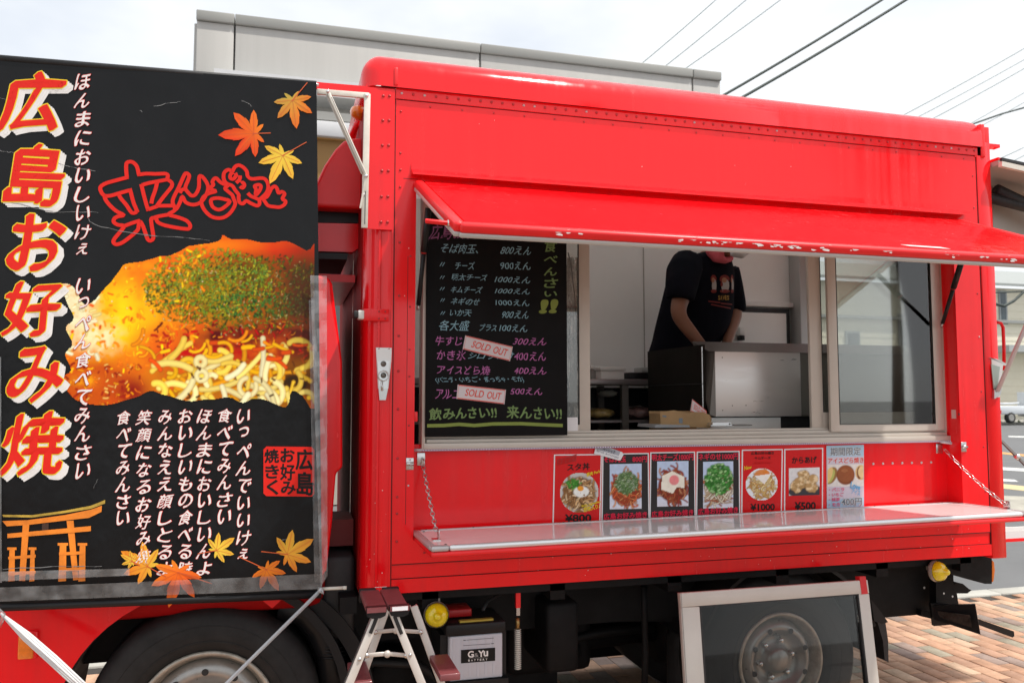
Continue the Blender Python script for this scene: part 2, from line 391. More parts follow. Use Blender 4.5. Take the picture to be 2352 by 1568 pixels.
def inpoly(px, py, poly):
    ins = np.zeros(px.shape, bool); n = len(poly)
    for i in range(n):
        x0, y0 = poly[i]; x1, y1 = poly[(i+1) % n]
        c = ((y0 > py) != (y1 > py)) & (px < (x1-x0)*(py-y0)/((y1-y0) or 1e-9)+x0); ins ^= c
    return ins
# ================================================================== SETTING
def asphalt_mat():
    m = mat('asphalt', (.135, .137, .14), .85, var=.12, vscale=1.2, bump=.25, bscale=220)
    return m
ASPH = asphalt_mat()
PAVE = mat('paving_joint_sand', (.045, .038, .032), .9, var=.2, vscale=10)
MB().box(-400, 400, -300, 500, -.6, -.02).build('ground', ASPH, kind='structure')
# paving area (joint bed) on which the truck stands, then asphalt road beyond
PB = 5.18                                        # far edge of the brick paving
box('pavement', (-9, 12, -6, PB, -.019, -.008), PAVE, kind='structure')
pav = bpy.data.objects['pavement']
def brickfloor():
    m = mat('brick_paving_far', (.4, .25, .15), .8, bump=.15, bscale=150); t = m.node_tree; g = t.nodes.new('ShaderNodeNewGeometry'); mp_ = t.nodes.new('ShaderNodeMapping'); mp_.inputs['Rotation'].default_value = (0, 0, R(90))
    bt = t.nodes.new('ShaderNodeTexBrick'); bt.inputs['Scale'].default_value = 1; bt.inputs['Brick Width'].default_value = .2; bt.inputs['Row Height'].default_value = .1; bt.inputs['Mortar Size'].default_value = .003
    bt.inputs['Color1'].default_value = (.24, .14, .09, 1); bt.inputs['Color2'].default_value = (.14, .10, .08, 1); bt.inputs['Mortar'].default_value = (.06, .05, .04, 1)
    t.links.new(g.outputs['Position'], mp_.inputs[0]); t.links.new(mp_.outputs[0], bt.inputs[0]); t.links.new(bt.outputs[0], t.nodes['Principled BSDF'].inputs['Base Color']); return m
box('near_pavement', (-9, 12, -6, 1.9, -.0075, -.001), brickfloor(), kind='structure')
B_COL = [(.50, .285, .18), (.56, .34, .22), (.43, .25, .165), (.55, .38, .26), (.28, .215, .18), (.34, .30, .225), (.33, .24, .20), (.51, .31, .20)]
BM = [mat('brick_%s' % n, c, .8, var=.13, vscale=26, bump=.15, bscale=150) for n, c in
      zip(('terracotta', 'pale_terracotta', 'brown', 'buff', 'grey_brown', 'olive_grey', 'mauve', 'salmon'), B_COL)]
for m_ in BM:                      # grime over the paving
    t = m_.node_tree; b_ = t.nodes['Principled BSDF']; src = b_.inputs['Base Color'].links[0].from_socket; g = t.nodes.new('ShaderNodeNewGeometry'); n = t.nodes.new('ShaderNodeTexNoise'); n.inputs['Scale'].default_value = 2.2; n.inputs['Detail'].default_value = 8; n.inputs['Roughness'].default_value = .7
    mx_ = t.nodes.new('ShaderNodeMixRGB'); mx_.blend_type = 'MULTIPLY'; mx_.inputs[0].default_value = 1; t.links.new(g.outputs['Position'], n.inputs[0]); t.links.new(src, mx_.inputs[1]); t.links.new(ramp(t, n.outputs[0], [(.34, (.62, .60, .57)), (.56, (1, 1, 1))]), mx_.inputs[2]); t.links.new(mx_.outputs[0], b_.inputs['Base Color'])
def brick_mesh(m, i):
    b = MB(); b.box(-.0475, .0475, -.0972, .0972, -.02, .0, m, bev=.0025, seg=1)
    bmesh.ops.recalc_face_normals(b.bm, faces=b.bm.faces[:])
    me = bpy.data.meshes.new('brick'); b.bm.to_mesh(me); b.bm.free(); me.materials.append(m); return me
BME = [brick_mesh(m, i) for i, m in enumerate(BM)]
spots = []
for i in range(-40, 125):
    x = -4.0+i*.1
    # light soldier-like row and normal rows, running bond along y
    for j in range(-1, 18):
        y = 1.95+j*.2+(.1 if i % 2 else 0)
        if y+.1 > PB or x > 9: continue
        spots.append((x, y))
def seen(x, y):
    v = Vector((x, y, -EYE)); z = v.dot(_f)
    px, py = 1176+FP*v.dot(_r)/z, 784-FP*v.dot(_u)/z
    if not (1960 < px < 2370 and py < 1590): return 1e9
    return math.hypot(x, y)
spots.sort(key=lambda p: seen(*p))
rest = {i: [] for i in range(8)}
for k, (x, y) in enumerate(spots):
    ci = random.choices(range(8), (5, 4, 4, 2, 2, 2, 2, 3))[0]; dz = random.uniform(-.0025, .0015)
    if k < 300:
        o = link(bpy.data.objects.new('brick', BME[ci]), pav); o.location = (x, y, dz); o.rotation_euler = (random.uniform(-.006, .006), random.uniform(-.008, .008), random.uniform(-.008, .008))
    else: rest[ci].append((x, y, dz))
b = MB()
for ci, lst in rest.items():
    for x, y, dz in lst:
        if y < 1.9: continue
        b.box(x-.048, x+.048, y-.0975, y+.0975, -.02+dz, dz, BM[ci])
b.build('brick_paving', parent=pav, kind='stuff')
CONC = mat('concrete', (.42, .41, .37), .85, var=.12, vscale=5, bump=.2, bscale=90)
kb = MB()
for i in range(20):
    x = -3+i*.6; kb.box(x+.003, x+.597, PB+.003+.0, PB+.15, -.1, .004, CONC, bev=.004, seg=1)
kb.build('kerb', kind='structure')
# painted road lines
LW = mat('road_paint_white', (.62, .62, .60), .7, var=.15, vscale=20); LO = mat('road_paint_orange', (.62, .30, .10), .7, var=.15, vscale=20)
LY = mat('road_paint_pale_yellow', (.60, .47, .25), .7, var=.15, vscale=20)
def roadline(name, p, m, z=-.0155):
    MB().quad([G(a, b, z) for a, b in p], m).build(name, kind='structure')
roadline('road_line', [(2240, 1031), (2420, 1050), (2420, 1055), (2240, 1035)], LO)
roadline('road_line', [(2316, 1000.5), (2420, 1003), (2420, 1006.5), (2316, 1003)], LW)
roadline('road_line', [(2240, 1069), (2420, 1079), (2420, 1086), (2240, 1075)], LW)
roadline('road_line', [(2240, 1104), (2420, 1123), (2420, 1134), (2240, 1114)], LY)
roadline('road_line', [(2240, 1095), (2330, 1101), (2340, 1106), (2240, 1102)], LW)
roadline('road_patch', [(2240, 1135), (2420, 1142), (2420, 1196), (2240, 1190)], mat('pale_road_patch', (.36, .34, .29), .85, var=.25, vscale=3, bump=.2, bscale=80), -.0175)
roadline('road_line', [(2240, 1206), (2420, 1214), (2420, 1224), (2240, 1218)], LW)
# far verge with kerb and grass
def verge():
    b = MB(); m1 = CONC
    a, c = G(2180, 971), G(2420, 975)
    d = (c-a).normalized(); n = Vector((-d.y, d.x, 0)).normalized()
    s_, e_ = a-d*30, c+d*30
    b.slab([s_, e_, e_+n*.2, s_+n*.2], .12, m1, (0, 0, 1)).build('far_kerb', kind='structure')
    MB().slab([s_+n*.2, e_+n*.2, e_+n*30, s_+n*30], .1, mat('gravel_yard', (.30, .29, .26), .9, var=.2, vscale=1), (0, 0, 1)).build('yard', kind='structure')
    g = MB(); gm = mat('weed_green', (.07, .11, .03), .7, var=.4, vscale=5)
    for k in range(900):
        t = random.random(); p = s_+(e_-s_)*t+n*random.uniform(.15, 1.2); p.z = .1
        h = random.uniform(.05, .28)*(1.2 if noise.noise(p*.5) > 0 else .5); a_ = random.uniform(0, 6.3); w_ = random.uniform(.02, .05)
        q = Vector((math.cos(a_), math.sin(a_), 0))
        g.quad([p-q*w_, p+q*w_, p+q*w_*.3+Vector((random.uniform(-.06, .06), 0, h)), p-q*w_*.3+Vector((random.uniform(-.06, .06), 0, h))], gm)
    tag(g.build('grass', recalc=False), 'low weeds and grass along the kerb across the road', 'grass', kind='stuff')
verge()
# ------------------------------------------------------------------ pale grey panel building behind the truck
GREYP = mat('pale_grey_metal_panel', (.44, .43, .405), .5, var=.045, vscale=1.6, stretch=(4, 4, .15))
GREYD = mat('grey_coping', (.30, .30, .28), .45)
DARKJ = mat('dark_joint', (.10, .10, .095), .7)
gb = thing('panel_building', 'long flat-roofed building of pale grey panels behind the red truck', 'building')
BY = 12.0
def bx(px, py=100): return D(px, py, BY).x
X0, X1 = bx(451, 38), bx(1653, 158); ZT = 7.03
MB().box(X0+.05, X1-.05, BY+.05, BY+9, 4.5, ZT-.17).build('wall', DARKJ, gb)
sx = [X0, bx(540, 48), bx(1102, 97), bx(1588, 150), X1]
pm = None
for a, c in zip(sx, sx[1:]):
    box('panel', (a+.012, c-.012, BY-.03, BY+.05, 4.72, ZT-.16), GREYP, gb, bev=.01)
    box('coping', (a+.006, c-.006, BY-.07, BY+.3, ZT-.155, ZT-.01), GREYD, gb, bev=.01)
for yy in (0, 2.8, 5.6): box('panel', (X1-.05, X1+.03, BY+.06+yy, BY+2.83+yy, 4.72, ZT-.16), GREYP, gb, bev=.01)
for yy in (0, 2.8, 5.6): box('panel', (X0-.03, X0+.05, BY+.06+yy, BY+2.83+yy, 4.72, ZT-.16), GREYP, gb, bev=.01)
# lower storey: white fascia bands, ochre sign band, lit room
WB = mat('white_fascia', (.62, .63, .64), .5, var=.04)
box('fascia', (X0+.3, X1-.3, BY-.5, BY+.04, 5.78, 6.02), WB, gb)
ZF = D(740, 256, BY).z; 
box('soffit', (-2.5, X1-.3, BY-.9, BY+.1, D(740, 275, BY-.9).z, D(740, 256, BY-.9).z), GREYD, gb)
box('fascia', (-2.5, X1-.3, BY-1.0, BY-.91, D(740, 312, BY-1).z, D(740, 277, BY-1).z), WB, gb, bev=.01)
box('sign_band', (-2.5, 3, BY-.85, BY-.6, D(740, 480, BY-.85).z, D(740, 316, BY-.85).z), mat('ochre_panel', (.30, .16, .04), .5), gb)
box('lower_wall', (-2.5, X1-.1, BY+.0, BY+9, 0, 4.5), mat('lower_wall_beige', (.42, .39, .33), .7, var=.05), gb)
for i in range(4):
    f = box('window', (-.4+i*1.6, 1.1+i*1.6, BY-.06, BY-.003, 1.0, 3.4), ALU, gb)
    box('pane', (-.33+i*1.6, 1.03+i*1.6, BY-.075, BY-.063, 1.08, 3.32), mat('dim_glass', (.10, .11, .11), .08, spec=.8), f)
# ------------------------------------------------------------------ cream house beyond the road (seen past the post and through the truck)
CREAM = mat('cream_siding', (.68, .64, .52), .7, var=.04, vscale=1)
hs = thing('cream_house', 'big cream house with horizontal siding and dark window across the road', 'house')
HX0, HX1, HY = 25, 80, 44
hb = MB(); hb.box(HX0, HX1, HY, HY+10, 0, 9.0, CREAM); hb.build('wall', CREAM, hs)
for i in range(17):
    hb = MB(); hb.slab([(HX0-.02, HY, .3+i*.51), (HX0-.02, HY-.035, .3+i*.51), (HX0-.02, HY-.012, .8+i*.51), (HX0-.02, HY, .8+i*.51)], HX1-HX0, CREAM, (1, 0, 0)).build('siding_board', parent=hs)
RT = mat('grey_green_roof', (.30, .32, .31), .6, var=.1)
MB().slab([(HX0-.6, HY-.7, 9.05), (HX1+.6, HY-.7, 9.05), (HX1+.6, HY+5, 11), (HX0-.6, HY+5, 11)], .18, RT, (0, 0, 1)).build('roof', parent=hs)
box('eave_band', (HX0-.3, HX1+.3, HY-.3, HY-.037, 6.6, 6.8), mat('eave_grey', (.28, .29, .28), .6), hs)
def house_window(px0, py0, px1, py1):
    a, c = D(px0, py0, HY), D(px1, py1, HY)
    f = box('window', (a.x, c.x, HY-.12, HY-.04, c.z, a.z), mat('window_grey_frame', (.25, .27, .28), .5), hs)
    box('pane', (a.x+.12, c.x-.12, HY-.14, HY-.123, c.z+.12, a.z-.12), mat('dark_pane', (.03, .05, .06), .08, spec=.8), f)
house_window(2291, 668, 2312, 745); house_window(1940, 760, 1975, 830); house_window(2060, 720, 2110, 800); house_window(1830, 640, 1850, 700)
box('canopy', (D(2300, 800, HY-1).x, D(2500, 800, HY-1).x, HY-1.6, HY-.04, D(2300, 808, HY-1).z, D(2300, 793, HY-1).z), mat('canopy_grey', (.36, .38, .38), .5), hs)
# low block with a different roof to the right edge
# ------------------------------------------------------------------ parked pickup across the road
def pickup():
    t = thing('pickup_truck', 'small silver white pickup parked on the verge across the road', 'pickup truck')
    c = G(2345, 972, .1); d = 34.0/c.y if False else 1
    PW = mat('car_white', (.62, .65, .68), .3, coat=.6); x0 = c.x-.35; y0 = c.y+.3; z = .1
    # rear of the pickup points left; body runs to +x
    b = MB(); b.box(x0-.75, x0+2.0, y0, y0+1.45, z+.50, z+.98, PW, bev=.05)
    b.build('bed', PW, t)
    b = MB(); b.slab([(x0+2.02, y0+.02, z+.35), (x0+3.5, y0+.02, z+.35), (x0+3.5, y0+.02, z+1.05), (x0+3.1, y0+.02, z+1.75), (x0+2.02, y0+.02, z+1.78)], 1.4, PW)
    b.build('cab', parent=t)
    box('window', (x0+2.2, x0+3.0, y0, y0+.018, z+1.1, z+1.6), mat('dark_pane', (.03, .05, .06)), t)
    for xx in (x0, x0+2.6):
        w_ = MB(); w_.lathe([(.0, -.01), (.18, -.01), (.2, .0), (.3, .0), (.31, -.03), (.31, -.2)], (xx, y0-.02, z+.31), (0, -1, 0), TYRE, 20); o = w_.build('wheel', parent=t)
        MB().lathe([(0, .02), (.05, .02), (.12, .01), (.17, .03), (.2, .01)], (xx, y0-.02, z+.31), (0, -1, 0), RIM, 20).build('rim', parent=o)
    box('tail_lamp', (x0-.78, x0-.70, y0-.02, y0+.12, z+.55, z+.75), mat('tail_red', (.5, .02, .02), .2), t)
    MB().tube([(x0-.9, y0+.3, z+1.12), (x0+.3, y0+.3, z+1.12), (x0+.9, y0+.3, z+1.16)], .05, PW).build('load', parent=t)
pickup()
box('hedge_kerb', (0, .1, 0, .1, -.5, -.45), CONC) if False else None
# ------------------------------------------------------------------ overhead cables
CAB = mat('cable_black', (.03, .045, .04), .6); CABG = mat('cable_grey', (.16, .20, .19), .6)
CL = [('thick black overhead cable, upper one of the pair rising from the grey building', [(1600, 250), (2040, -20)], 14, .035, CAB),
      ('thick black overhead cable, lower one of the pair rising from the grey building', [(1640, 256), (2095, -20)], 14, .038, CAB),
      ('thin grey overhead wire, leftmost one above the grey building', [(1440, 172), (1660, -20)], 30, .022, CABG),
      ('thin grey overhead wire, middle one of three above the grey building', [(1500, 172), (1730, -20)], 30, .022, CABG),
      ('thin grey overhead wire, right one of three above the grey building', [(1550, 172), (1810, -20)], 30, .022, CABG),
      ('thin wire at upper right sky, topmost of the fan over the truck roof', [(1960, 320), (2380, 85)], 30, .022, CABG),
      ('thin wire at upper right sky, second of the fan over the truck roof', [(2000, 320), (2380, 112)], 30, .02, CABG),
      ('thin wire at upper right sky, third of the fan over the truck roof', [(2040, 322), (2380, 133)], 30, .022, CABG),
      ('thin wire meeting the truck roof end, upper of the lowest bundle', [(2130, 335), (2380, 190)], 30, .018, CABG),
      ('thin wire meeting the truck roof end, middle of the lowest bundle', [(2160, 335), (2380, 214)], 30, .018, CABG),
      ('dark sagging cable meeting the right end of the truck roof', [(2150, 328), (2240, 283), (2300, 262), (2380, 240)], 25, .045, CAB),
      ('thin wire right of the truck roof above the raised hatch, upper', [(2270, 375), (2380, 322)], 25, .018, CABG),
      ('thin wire right of the truck roof above the raised hatch, middle', [(2270, 396), (2380, 340)], 25, .018, CABG),
      ('thin wire right of the truck roof above the raised hatch, lower', [(2290, 408), (2380, 365)], 25, .022, CABG),
      ('black cable looping in front of the cream house by the post', [(2285, 698), (2306, 703), (2330, 690), (2345, 676), (2380, 640)], 20, .06, CAB),
      ('straight dark wire crossing the front of the cream house', [(2270, 671), (2380, 664)], 20, .03, CAB)]
for lb, p, Y, r, m in CL:
    q = [D(a, b_, Y) for a, b_ in p]; d0 = (q[0]-q[1]).normalized(); d1 = (q[-1]-q[-2]).normalized()
    if len(q) == 2 and Y > 10:      # extend and sag slightly
        a, c = q[0]-(q[1]-q[0])*.15, q[1]+(q[1]-q[0])*.6; q = [a.lerp(c, i/14)+Vector((0, 0, -(1-(2*i/14-1)**2)*.012*(c-a).length)) for i in range(15)]
    tag(MB().tube(q, r*.75, m, 6).build('overhead_cable'), lb, 'cable', 'cables crossing the sky')

# tree added unseen behind the camera so the glossy panel mirrors a dark patch
tt = thing('added_mirror_tree', 'unseen dark tree added to mirror as a dark patch in the upper right of the red panel', 'tree')
tcx, tcy = 2.65+.727*25, 3.0-.836*25
MB().tube([(tcx, tcy, 0), (tcx+.1, tcy, 4), (tcx-.05, tcy, 9), (tcx, tcy, 12)], [.22, .17, .12, .04], mat('bark', (.10, .07, .05), .9), 10).build('trunk', parent=tt)
b = MB(); lm = mat('tree_green', (.022, .036, .014), .8, var=.4, vscale=3); rt = random.Random(9)
for k in range(5200):
    d_ = Vector((rt.gauss(0, 1), rt.gauss(0, 1), rt.gauss(0, 1))).normalized()*(rt.random()**.4); ns_ = 1+.25*noise.noise(d_*2.2)
    c = Vector((tcx+d_.x*1.5*ns_-.22*d_.z, tcy+d_.y*1.5*ns_, 11.4+d_.z*3.1*ns_)); s_ = rt.uniform(.10, .22)
    u_ = Vector((rt.gauss(0, 1), rt.gauss(0, 1), rt.gauss(0, .6))).normalized()*s_; v_ = Vector((d_.x, d_.y, rt.uniform(-.6, .4))).normalized()*s_*1.3
    b.quad([c-u_*.5, c+v_*.3, c+u_*.5, c+v_], lm)
b.build('crown', parent=tt, recalc=False)
# ================================================================== THE FOOD TRUCK
T = thing('food_truck', 'red box-bodied food truck with open serving window, awning and counter', 'food truck')
Y0, YR, YB = 3.0, 3.09, 4.42          # side face, recessed face, far side
XF, XC, XA, XB, XD, XE = .27, .378, .457, 2.93, 3.075, 3.157
ZB, ZC, ZW0, ZW1, ZR = .815, 1.002, 1.345, 2.34, 2.69
b = MB()
b.box(XC, XD, Y0, Y0+.03, ZW1, 2.652, RED)                     # upper panel
b.box(XC, XA, Y0, YR+.02, ZC, ZW1, RED)                        # left strip
b.box(XB, XD, Y0, YR+.02, ZC, ZW1, RED)                        # right strip
b.box(XC, XD, Y0, Y0+.03, .918, ZC, RED)                       # lower panel
b.box(XC, XD, Y0+.004, Y0+.034, .866, .916, RED)
b.box(XC, XD, Y0-.003, Y0+.027, ZB, .864, RED)
b.box(XA, XB, YR, YR+.02, .95, ZW0, RED)                       # recessed panel under the window
b.box(XA, XB, Y0+.03, YR+.06, ZW1-.004, ZW1+.03, RED)          # recess ceiling
b.box(XA, XB, Y0+.03, YR, .95, .97, RED)
b.build('side_wall', parent=T)
b = MB()                                                        # front wall with rounded front corner
n = 10; rr = .085
prof = [(XC, Y0)]+[(XF+rr-rr*math.sin(t), Y0+rr-rr*math.cos(t)) for t in [i/n*math.pi/2 for i in range(n+1)]]+[(XF, YB)]
prof2 = [(XF+.03, YB), (XF+.03, Y0+.1), (XC, Y0+.03)]
b.slab([(x, y, .80) for x, y in prof+prof2], ZR-.045-.80, RED, (0, 0, 1), smooth=False); b.box(XF-.0035, XF+.002, Y0+.12, YB-.01, .81, 2.64, SHADERED)
b.box(XC-.012, XC-.006, Y0-.006, Y0+.005, .81, 2.645, RED)      # standing seam
b.box(XC-.06, XC-.052, Y0-.004, Y0+.005, .83, 2.14, RED)
b.box(XF-.004, XF, 3.5, 3.53, .85, 2.6, RED)
b.build('front_corner', parent=T)
b = MB(); b.box(XD+.003, XE, Y0-.006, Y0+.09, .80, 2.718, RED, bev=.004, seg=1); b.build('rear_post', parent=T)
box('rear_post', (XD+.02, XD+.09, YB-.09, YB, .80, 2.7), RED, T)
b = MB(); b.box(XE, XE+.07, Y0+.005, Y0+.04, 2.70, 2.715, RED)
b.build('hinge_arm', parent=T)
# roof
rb = bmesh.new(); bmesh.ops.create_cube(rb, size=1)
for v in rb.verts: v.co = Vector(((XF-.02+3.1)/2+v.co.x*(3.1-XF+.02), (Y0-.02+YB)/2+v.co.y*(YB-Y0+.02), 2.755+v.co.z*.14))
bmesh.ops.bevel(rb, geom=[e for e in rb.edges if abs(e.verts[0].co.z-e.verts[1].co.z) > .1 and e.verts[0].co.x < 1], offset=.07, segments=8, affect='EDGES', profile=.5)
top = [e for e in rb.edges if e.verts[0].co.z > 2.8 and e.verts[1].co.z > 2.8]
bmesh.ops.bevel(rb, geom=top, offset=.085, segments=8, affect='EDGES', profile=.5)
tf = max(rb.faces, key=lambda f: f.calc_area() if f.calc_center_median().z > 2.82 else 0); bf = max(rb.faces, key=lambda f: f.calc_area() if f.calc_center_median().z < 2.70 else 0)
tfc = [tuple(v.co) for v in tf.verts]; bmesh.ops.delete(rb, geom=[tf, bf], context='FACES_ONLY')
b = MB(); b.merge(rb, RED, smooth=True); roof = b.build('roof', parent=T)
MB().quad(tfc, DAYSHEET).build('added_daylight_roof', parent=roof)
b = MB(); b.box(XC-.002, 3.1, Y0-.006, Y0+.03, 2.647, 2.688, RED); b.box(XC-.012, XC+.004, Y0-.024, Y0, 2.69, 2.76, RED2, bev=.004); b.box(3.1, 3.125, Y0-.012, Y0+.06, 2.64, 2.80, RED2, bev=.006); b.box(3.07, 3.1, Y0-.004, Y0+.06, 2.64, 2.70, RED2)
b.box(XF-.004, XC-.003, Y0+.0, Y0+.05, 2.65, 2.69, RED2)
b.build('roof_flange', parent=T)
box('roof_end_cap', (3.1255, 3.158, Y0-.004, Y0+.06, 2.655, 2.79), RED2, T, bev=.004)
b = MB(); RV = mat('rivet_red', (.45, .01, .012), .4, coat=.4); RVW = mat('rivet_bare', (.6, .5, .5), .35, metal=.4)
for i in range(62): b.rivet((XC+.02+i*.0437, Y0-.0065, 2.668), .0055, RVW if random.random() < .12 else RV)
for i in range(22):
    b.rivet((XC+.13+i*.125, Y0-.0005, 2.628), .004, RV)
for z in (2.6, 2.44, 2.375, 2.31, 2.1, 1.9, 1.75, 1.62, 1.48, 1.30, 1.16, 1.1, 1.0): b.rivet((XC+.018, Y0-.0005, z), .005, RV)
for z in (2.05, 1.86, 1.70, 1.6, 1.42, 1.2): b.rivet((XA-.02, Y0-.0005, z), .004, RV if z != 1.2 else RVW)
for z in (2.55, 2.4, 2.0, 1.8, 1.55, 1.3, 1.1): b.rivet((XD-.02, Y0-.0005, z), .004, RVW if z in(1.8,) else RV)
for i in range(7): b.rivet((N(2537+i*28.0, 1327-i*1.2, YR).x, YR-.0005, 1.228), .0058, RVW)
for i in range(9): b.rivet((XC+.12+i*.3, Y0-.0005, .955), .0045, RV)
b.build('rivets', parent=T, kind='stuff')
SEAM = mat('seam_shade', (.05, .004, .004), .8)  # dark strips painted in as the shade of the seam gaps
b = MB(); b.box(XC-.0035, XC-.0005, Y0-.0012, Y0+.002, .82, 2.645, SEAM); b.box(XA-.030, XA-.0285, Y0-.0006, Y0+.001, 1.06, 2.05, SEAM); b.box(XD-.0006, XD+.0032, Y0-.0012, Y0+.01, .82, 2.66, SEAM)
b.box(XC+.002, XD, Y0-.0008, Y0+.002, .9155, .9185, SEAM); b.box(XC+.002, XD, Y0+.0028, Y0+.006, .8635, .8665, SEAM); b.box(XC+.002, 3.09, Y0-.0014, Y0+.002, 2.6445, 2.6475, SEAM); b.box(XF+.05, 3.1, Y0-.0085, Y0+.002, 2.6875, 2.6912, SEAM)
b.box(XC+.03, XC+.085, Y0-.0006, Y0+.001, 2.3435, 2.345, SEAM)
b.build('panel_seams', parent=T)
# chips of worn paint
chipm = mat('bare_primer', (.72, .66, .64), .5)
b = MB()
for k in range(90):
    x = random.choice([random.uniform(.285, .36), random.uniform(.36, 3.1), random.uniform(.36, 3.1)]); z = .815+.5*random.random()**3.5 if x < .36 else random.choice([random.uniform(.83, 1.0), random.uniform(1.7, 2.6)])
    if XA < x < XB and 1.0 < z < 2.35: continue
    r = random.uniform(.0006, .0017); yq = Y0-.0042 if z < .864 else Y0-.0011
    if x < XC: 
        t = max(0, (XF+rr-x)/rr); yq = Y0+rr-rr*math.sqrt(max(0, 1-t*t))-.0011
    b.quad([(x-r, yq, z-r), (x+r*1.2, yq, z-r*.6), (x+r, yq, z+r), (x-r*.5, yq, z+r*1.3)], chipm)
b.build('paint_chips', parent=T, kind='stuff', recalc=False)
# interior shell
b = MB(); b.box(XF+.04, XE-.06, YB-.05, YB-.04, .86, 2.62, WALLIN); b.box(XF+.032, XF+.04, YR+.03, YB-.05, .86, 2.62, WALLIN)
b.build('inner_lining', parent=T); MB().quad([(XF+.04, YR+.03, 2.61), (XE, YR+.03, 2.61), (XE, YB-.05, 2.61), (XF+.04, YB-.05, 2.61)], DAYSHEET).build('added_daylight_ceiling', parent=T)
b = MB(); b.box(XF+.03, XE, Y0+.04, YB, .83, .86, INFLOOR); b.box(XF, XE, YB, YB+.02, .82, 2.69, RED); b.build('floor_and_far_wall', parent=T)
box('wall_joint', (D(1479, 700, 4.37).x-.003, D(1479, 700, 4.37).x+.003, YB-.053, YB-.0505, 1.2, 2.6), mat('joint_grey', (.4, .38, .34), .6), T)
b = MB(); b.box(XF+.05, XA-.0, YR+.022, YR+.03, .86, 2.6, WALLIN); b.box(XA, XB, YR+.025, YR+.03, .86, ZW0-.02, WALLIN); b.box(XB, XD, YR+.022, YR+.03, .86, 2.6, WALLIN); b.box(XA, XB, YR+.065, YR+.07, ZW1, 2.6, WALLIN)
b.build('inner_side_lining', parent=T)
# far wall hatch panel with rubber seal
p0, p1 = D(1692, 706, 4.36), D(1812, 792, 4.36)
b = MB(); b.box(p0.x-.1, p1.x, 4.345, 4.368, 1.6, p0.z, BLK); hp = b.build('far_hatch', parent=T)
box('hatch_panel', (p0.x-.1, p1.x-.03, 4.335, 4.3445, 1.6, p0.z-.03), WALLIN, hp, bev=.003)
box('white_rail', (p0.x-.1, D(1830, 700, 4.35).x, 4.33, 4.366, D(1700, 703, 4.35).z, D(1700, 692, 4.35).z), WHP, T, bev=.003)
box('rear_inner_post', (D(1829, 700, 4.3).x, XE-.005, 4.26, 4.368, .87, 2.6), mat('grey_post', (.42, .42, .41), .4, metal=.3), T, bev=.004)
b = MB(); b.box(XD+.03, XE-.01, Y0+.1, YB-.1, .85, 1.66, RED); b.box(XD+.02, XD+.029, Y0+.1, YB-.1, .87, 1.66, mat('inner_gate_grey', (.20, .185, .165), .5)); b.box(XD+.02, XE-.01, Y0+.1, YB-.1, 2.55, 2.68, RED); b.build('rear_gate', parent=T)
# raised rear hatch: grey inner face, rubber edge, gas strut
h = link(bpy.data.objects.new('rear_hatch', None), T)
GH = mat('hatch_inner_grey', (.40, .385, .35), .5, var=.04)
P0, P1 = Vector((3.165, 0, 2.60)), Vector((4.72, 0, 2.44))
b = MB(); b.slab([(P0.x, 2.96, P0.z), (P1.x, 2.96, P1.z), (P1.x, YB, P1.z), (P0.x, YB, P0.z)], .022, GH, (0, 0, 1)); b.build('hatch_panel', parent=h)
b = MB(); b.slab([(P0.x, 2.96, P0.z+.024), (P1.x, 2.96, P1.z+.024), (P1.x, YB, P1.z+.024), (P0.x, YB, P0.z+.024)], .012, RED, (0, 0, 1)); b.build('hatch_skin', parent=h)
b = MB(); b.bar((P0.x, 2.945, P0.z+.022), (P1.x, 2.945, P1.z+.022), .014, .012, BLK); b.bar((P0.x, 2.95, P0.z+.0), (P1.x, 2.95, P1.z+.0), .024, .02, CREAMP); b.build('edge_seal', parent=h)
MB().tube([(3.2, 3.12, 2.50), (3.75, 3.12, 2.42)], .024, BLK, 10).tube([(3.16, 3.12, 2.505), (3.2, 3.12, 2.5)], .035, SILV, 8).build('gas_strut', parent=h)
# steep gable flap seen right of the post
fl = [D(2281, 386, 3.2), D(2352, 430, 3.25), D(2420, 470, 3.3), D(2420, 640, 3.3), D(2352, 590, 3.25), D(2281, 560, 3.2)]
b = MB(); b.slab(fl, .02, GH); b.build('side_flap', parent=h)
b = MB(); b.tube([D(2276, 384, 3.17), D(2350, 430, 3.2), D(2425, 474, 3.25)], .008, BLK, 6)
b.tube([D(2276, 392, 3.17), D(2350, 438, 3.2), D(2425, 482, 3.25)], .009, CREAMP, 6); b.build('flap_edge', parent=h)
MB().tube([D(2288, 436, 3.12), D(2425, 502, 3.12)], .028, BLK, 10).build('gas_strut', parent=h)
MB().slab([D(2285, 396, 3.15), D(2302, 376, 3.15), D(2312, 388, 3.15), D(2325, 392, 3.15), D(2318, 402, 3.15)], .02, RED2).build('hinge_plate', parent=h)
# gutter (drip rail) over the awning
b = MB(); b.slab([(0, Y0-.0005, 2.402), (0, Y0-.004, 2.402), (0, Y0-.005, 2.380), (0, Y0-.050, 2.357), (0, Y0-.050, 2.350), (0, Y0-.0005, 2.366)], 1, RED, (1, 0, 0))
for v in b.bm.verts: v.co.x = .437 if v.co.x < .5 else 3.0
b.build('drip_rail', parent=T)
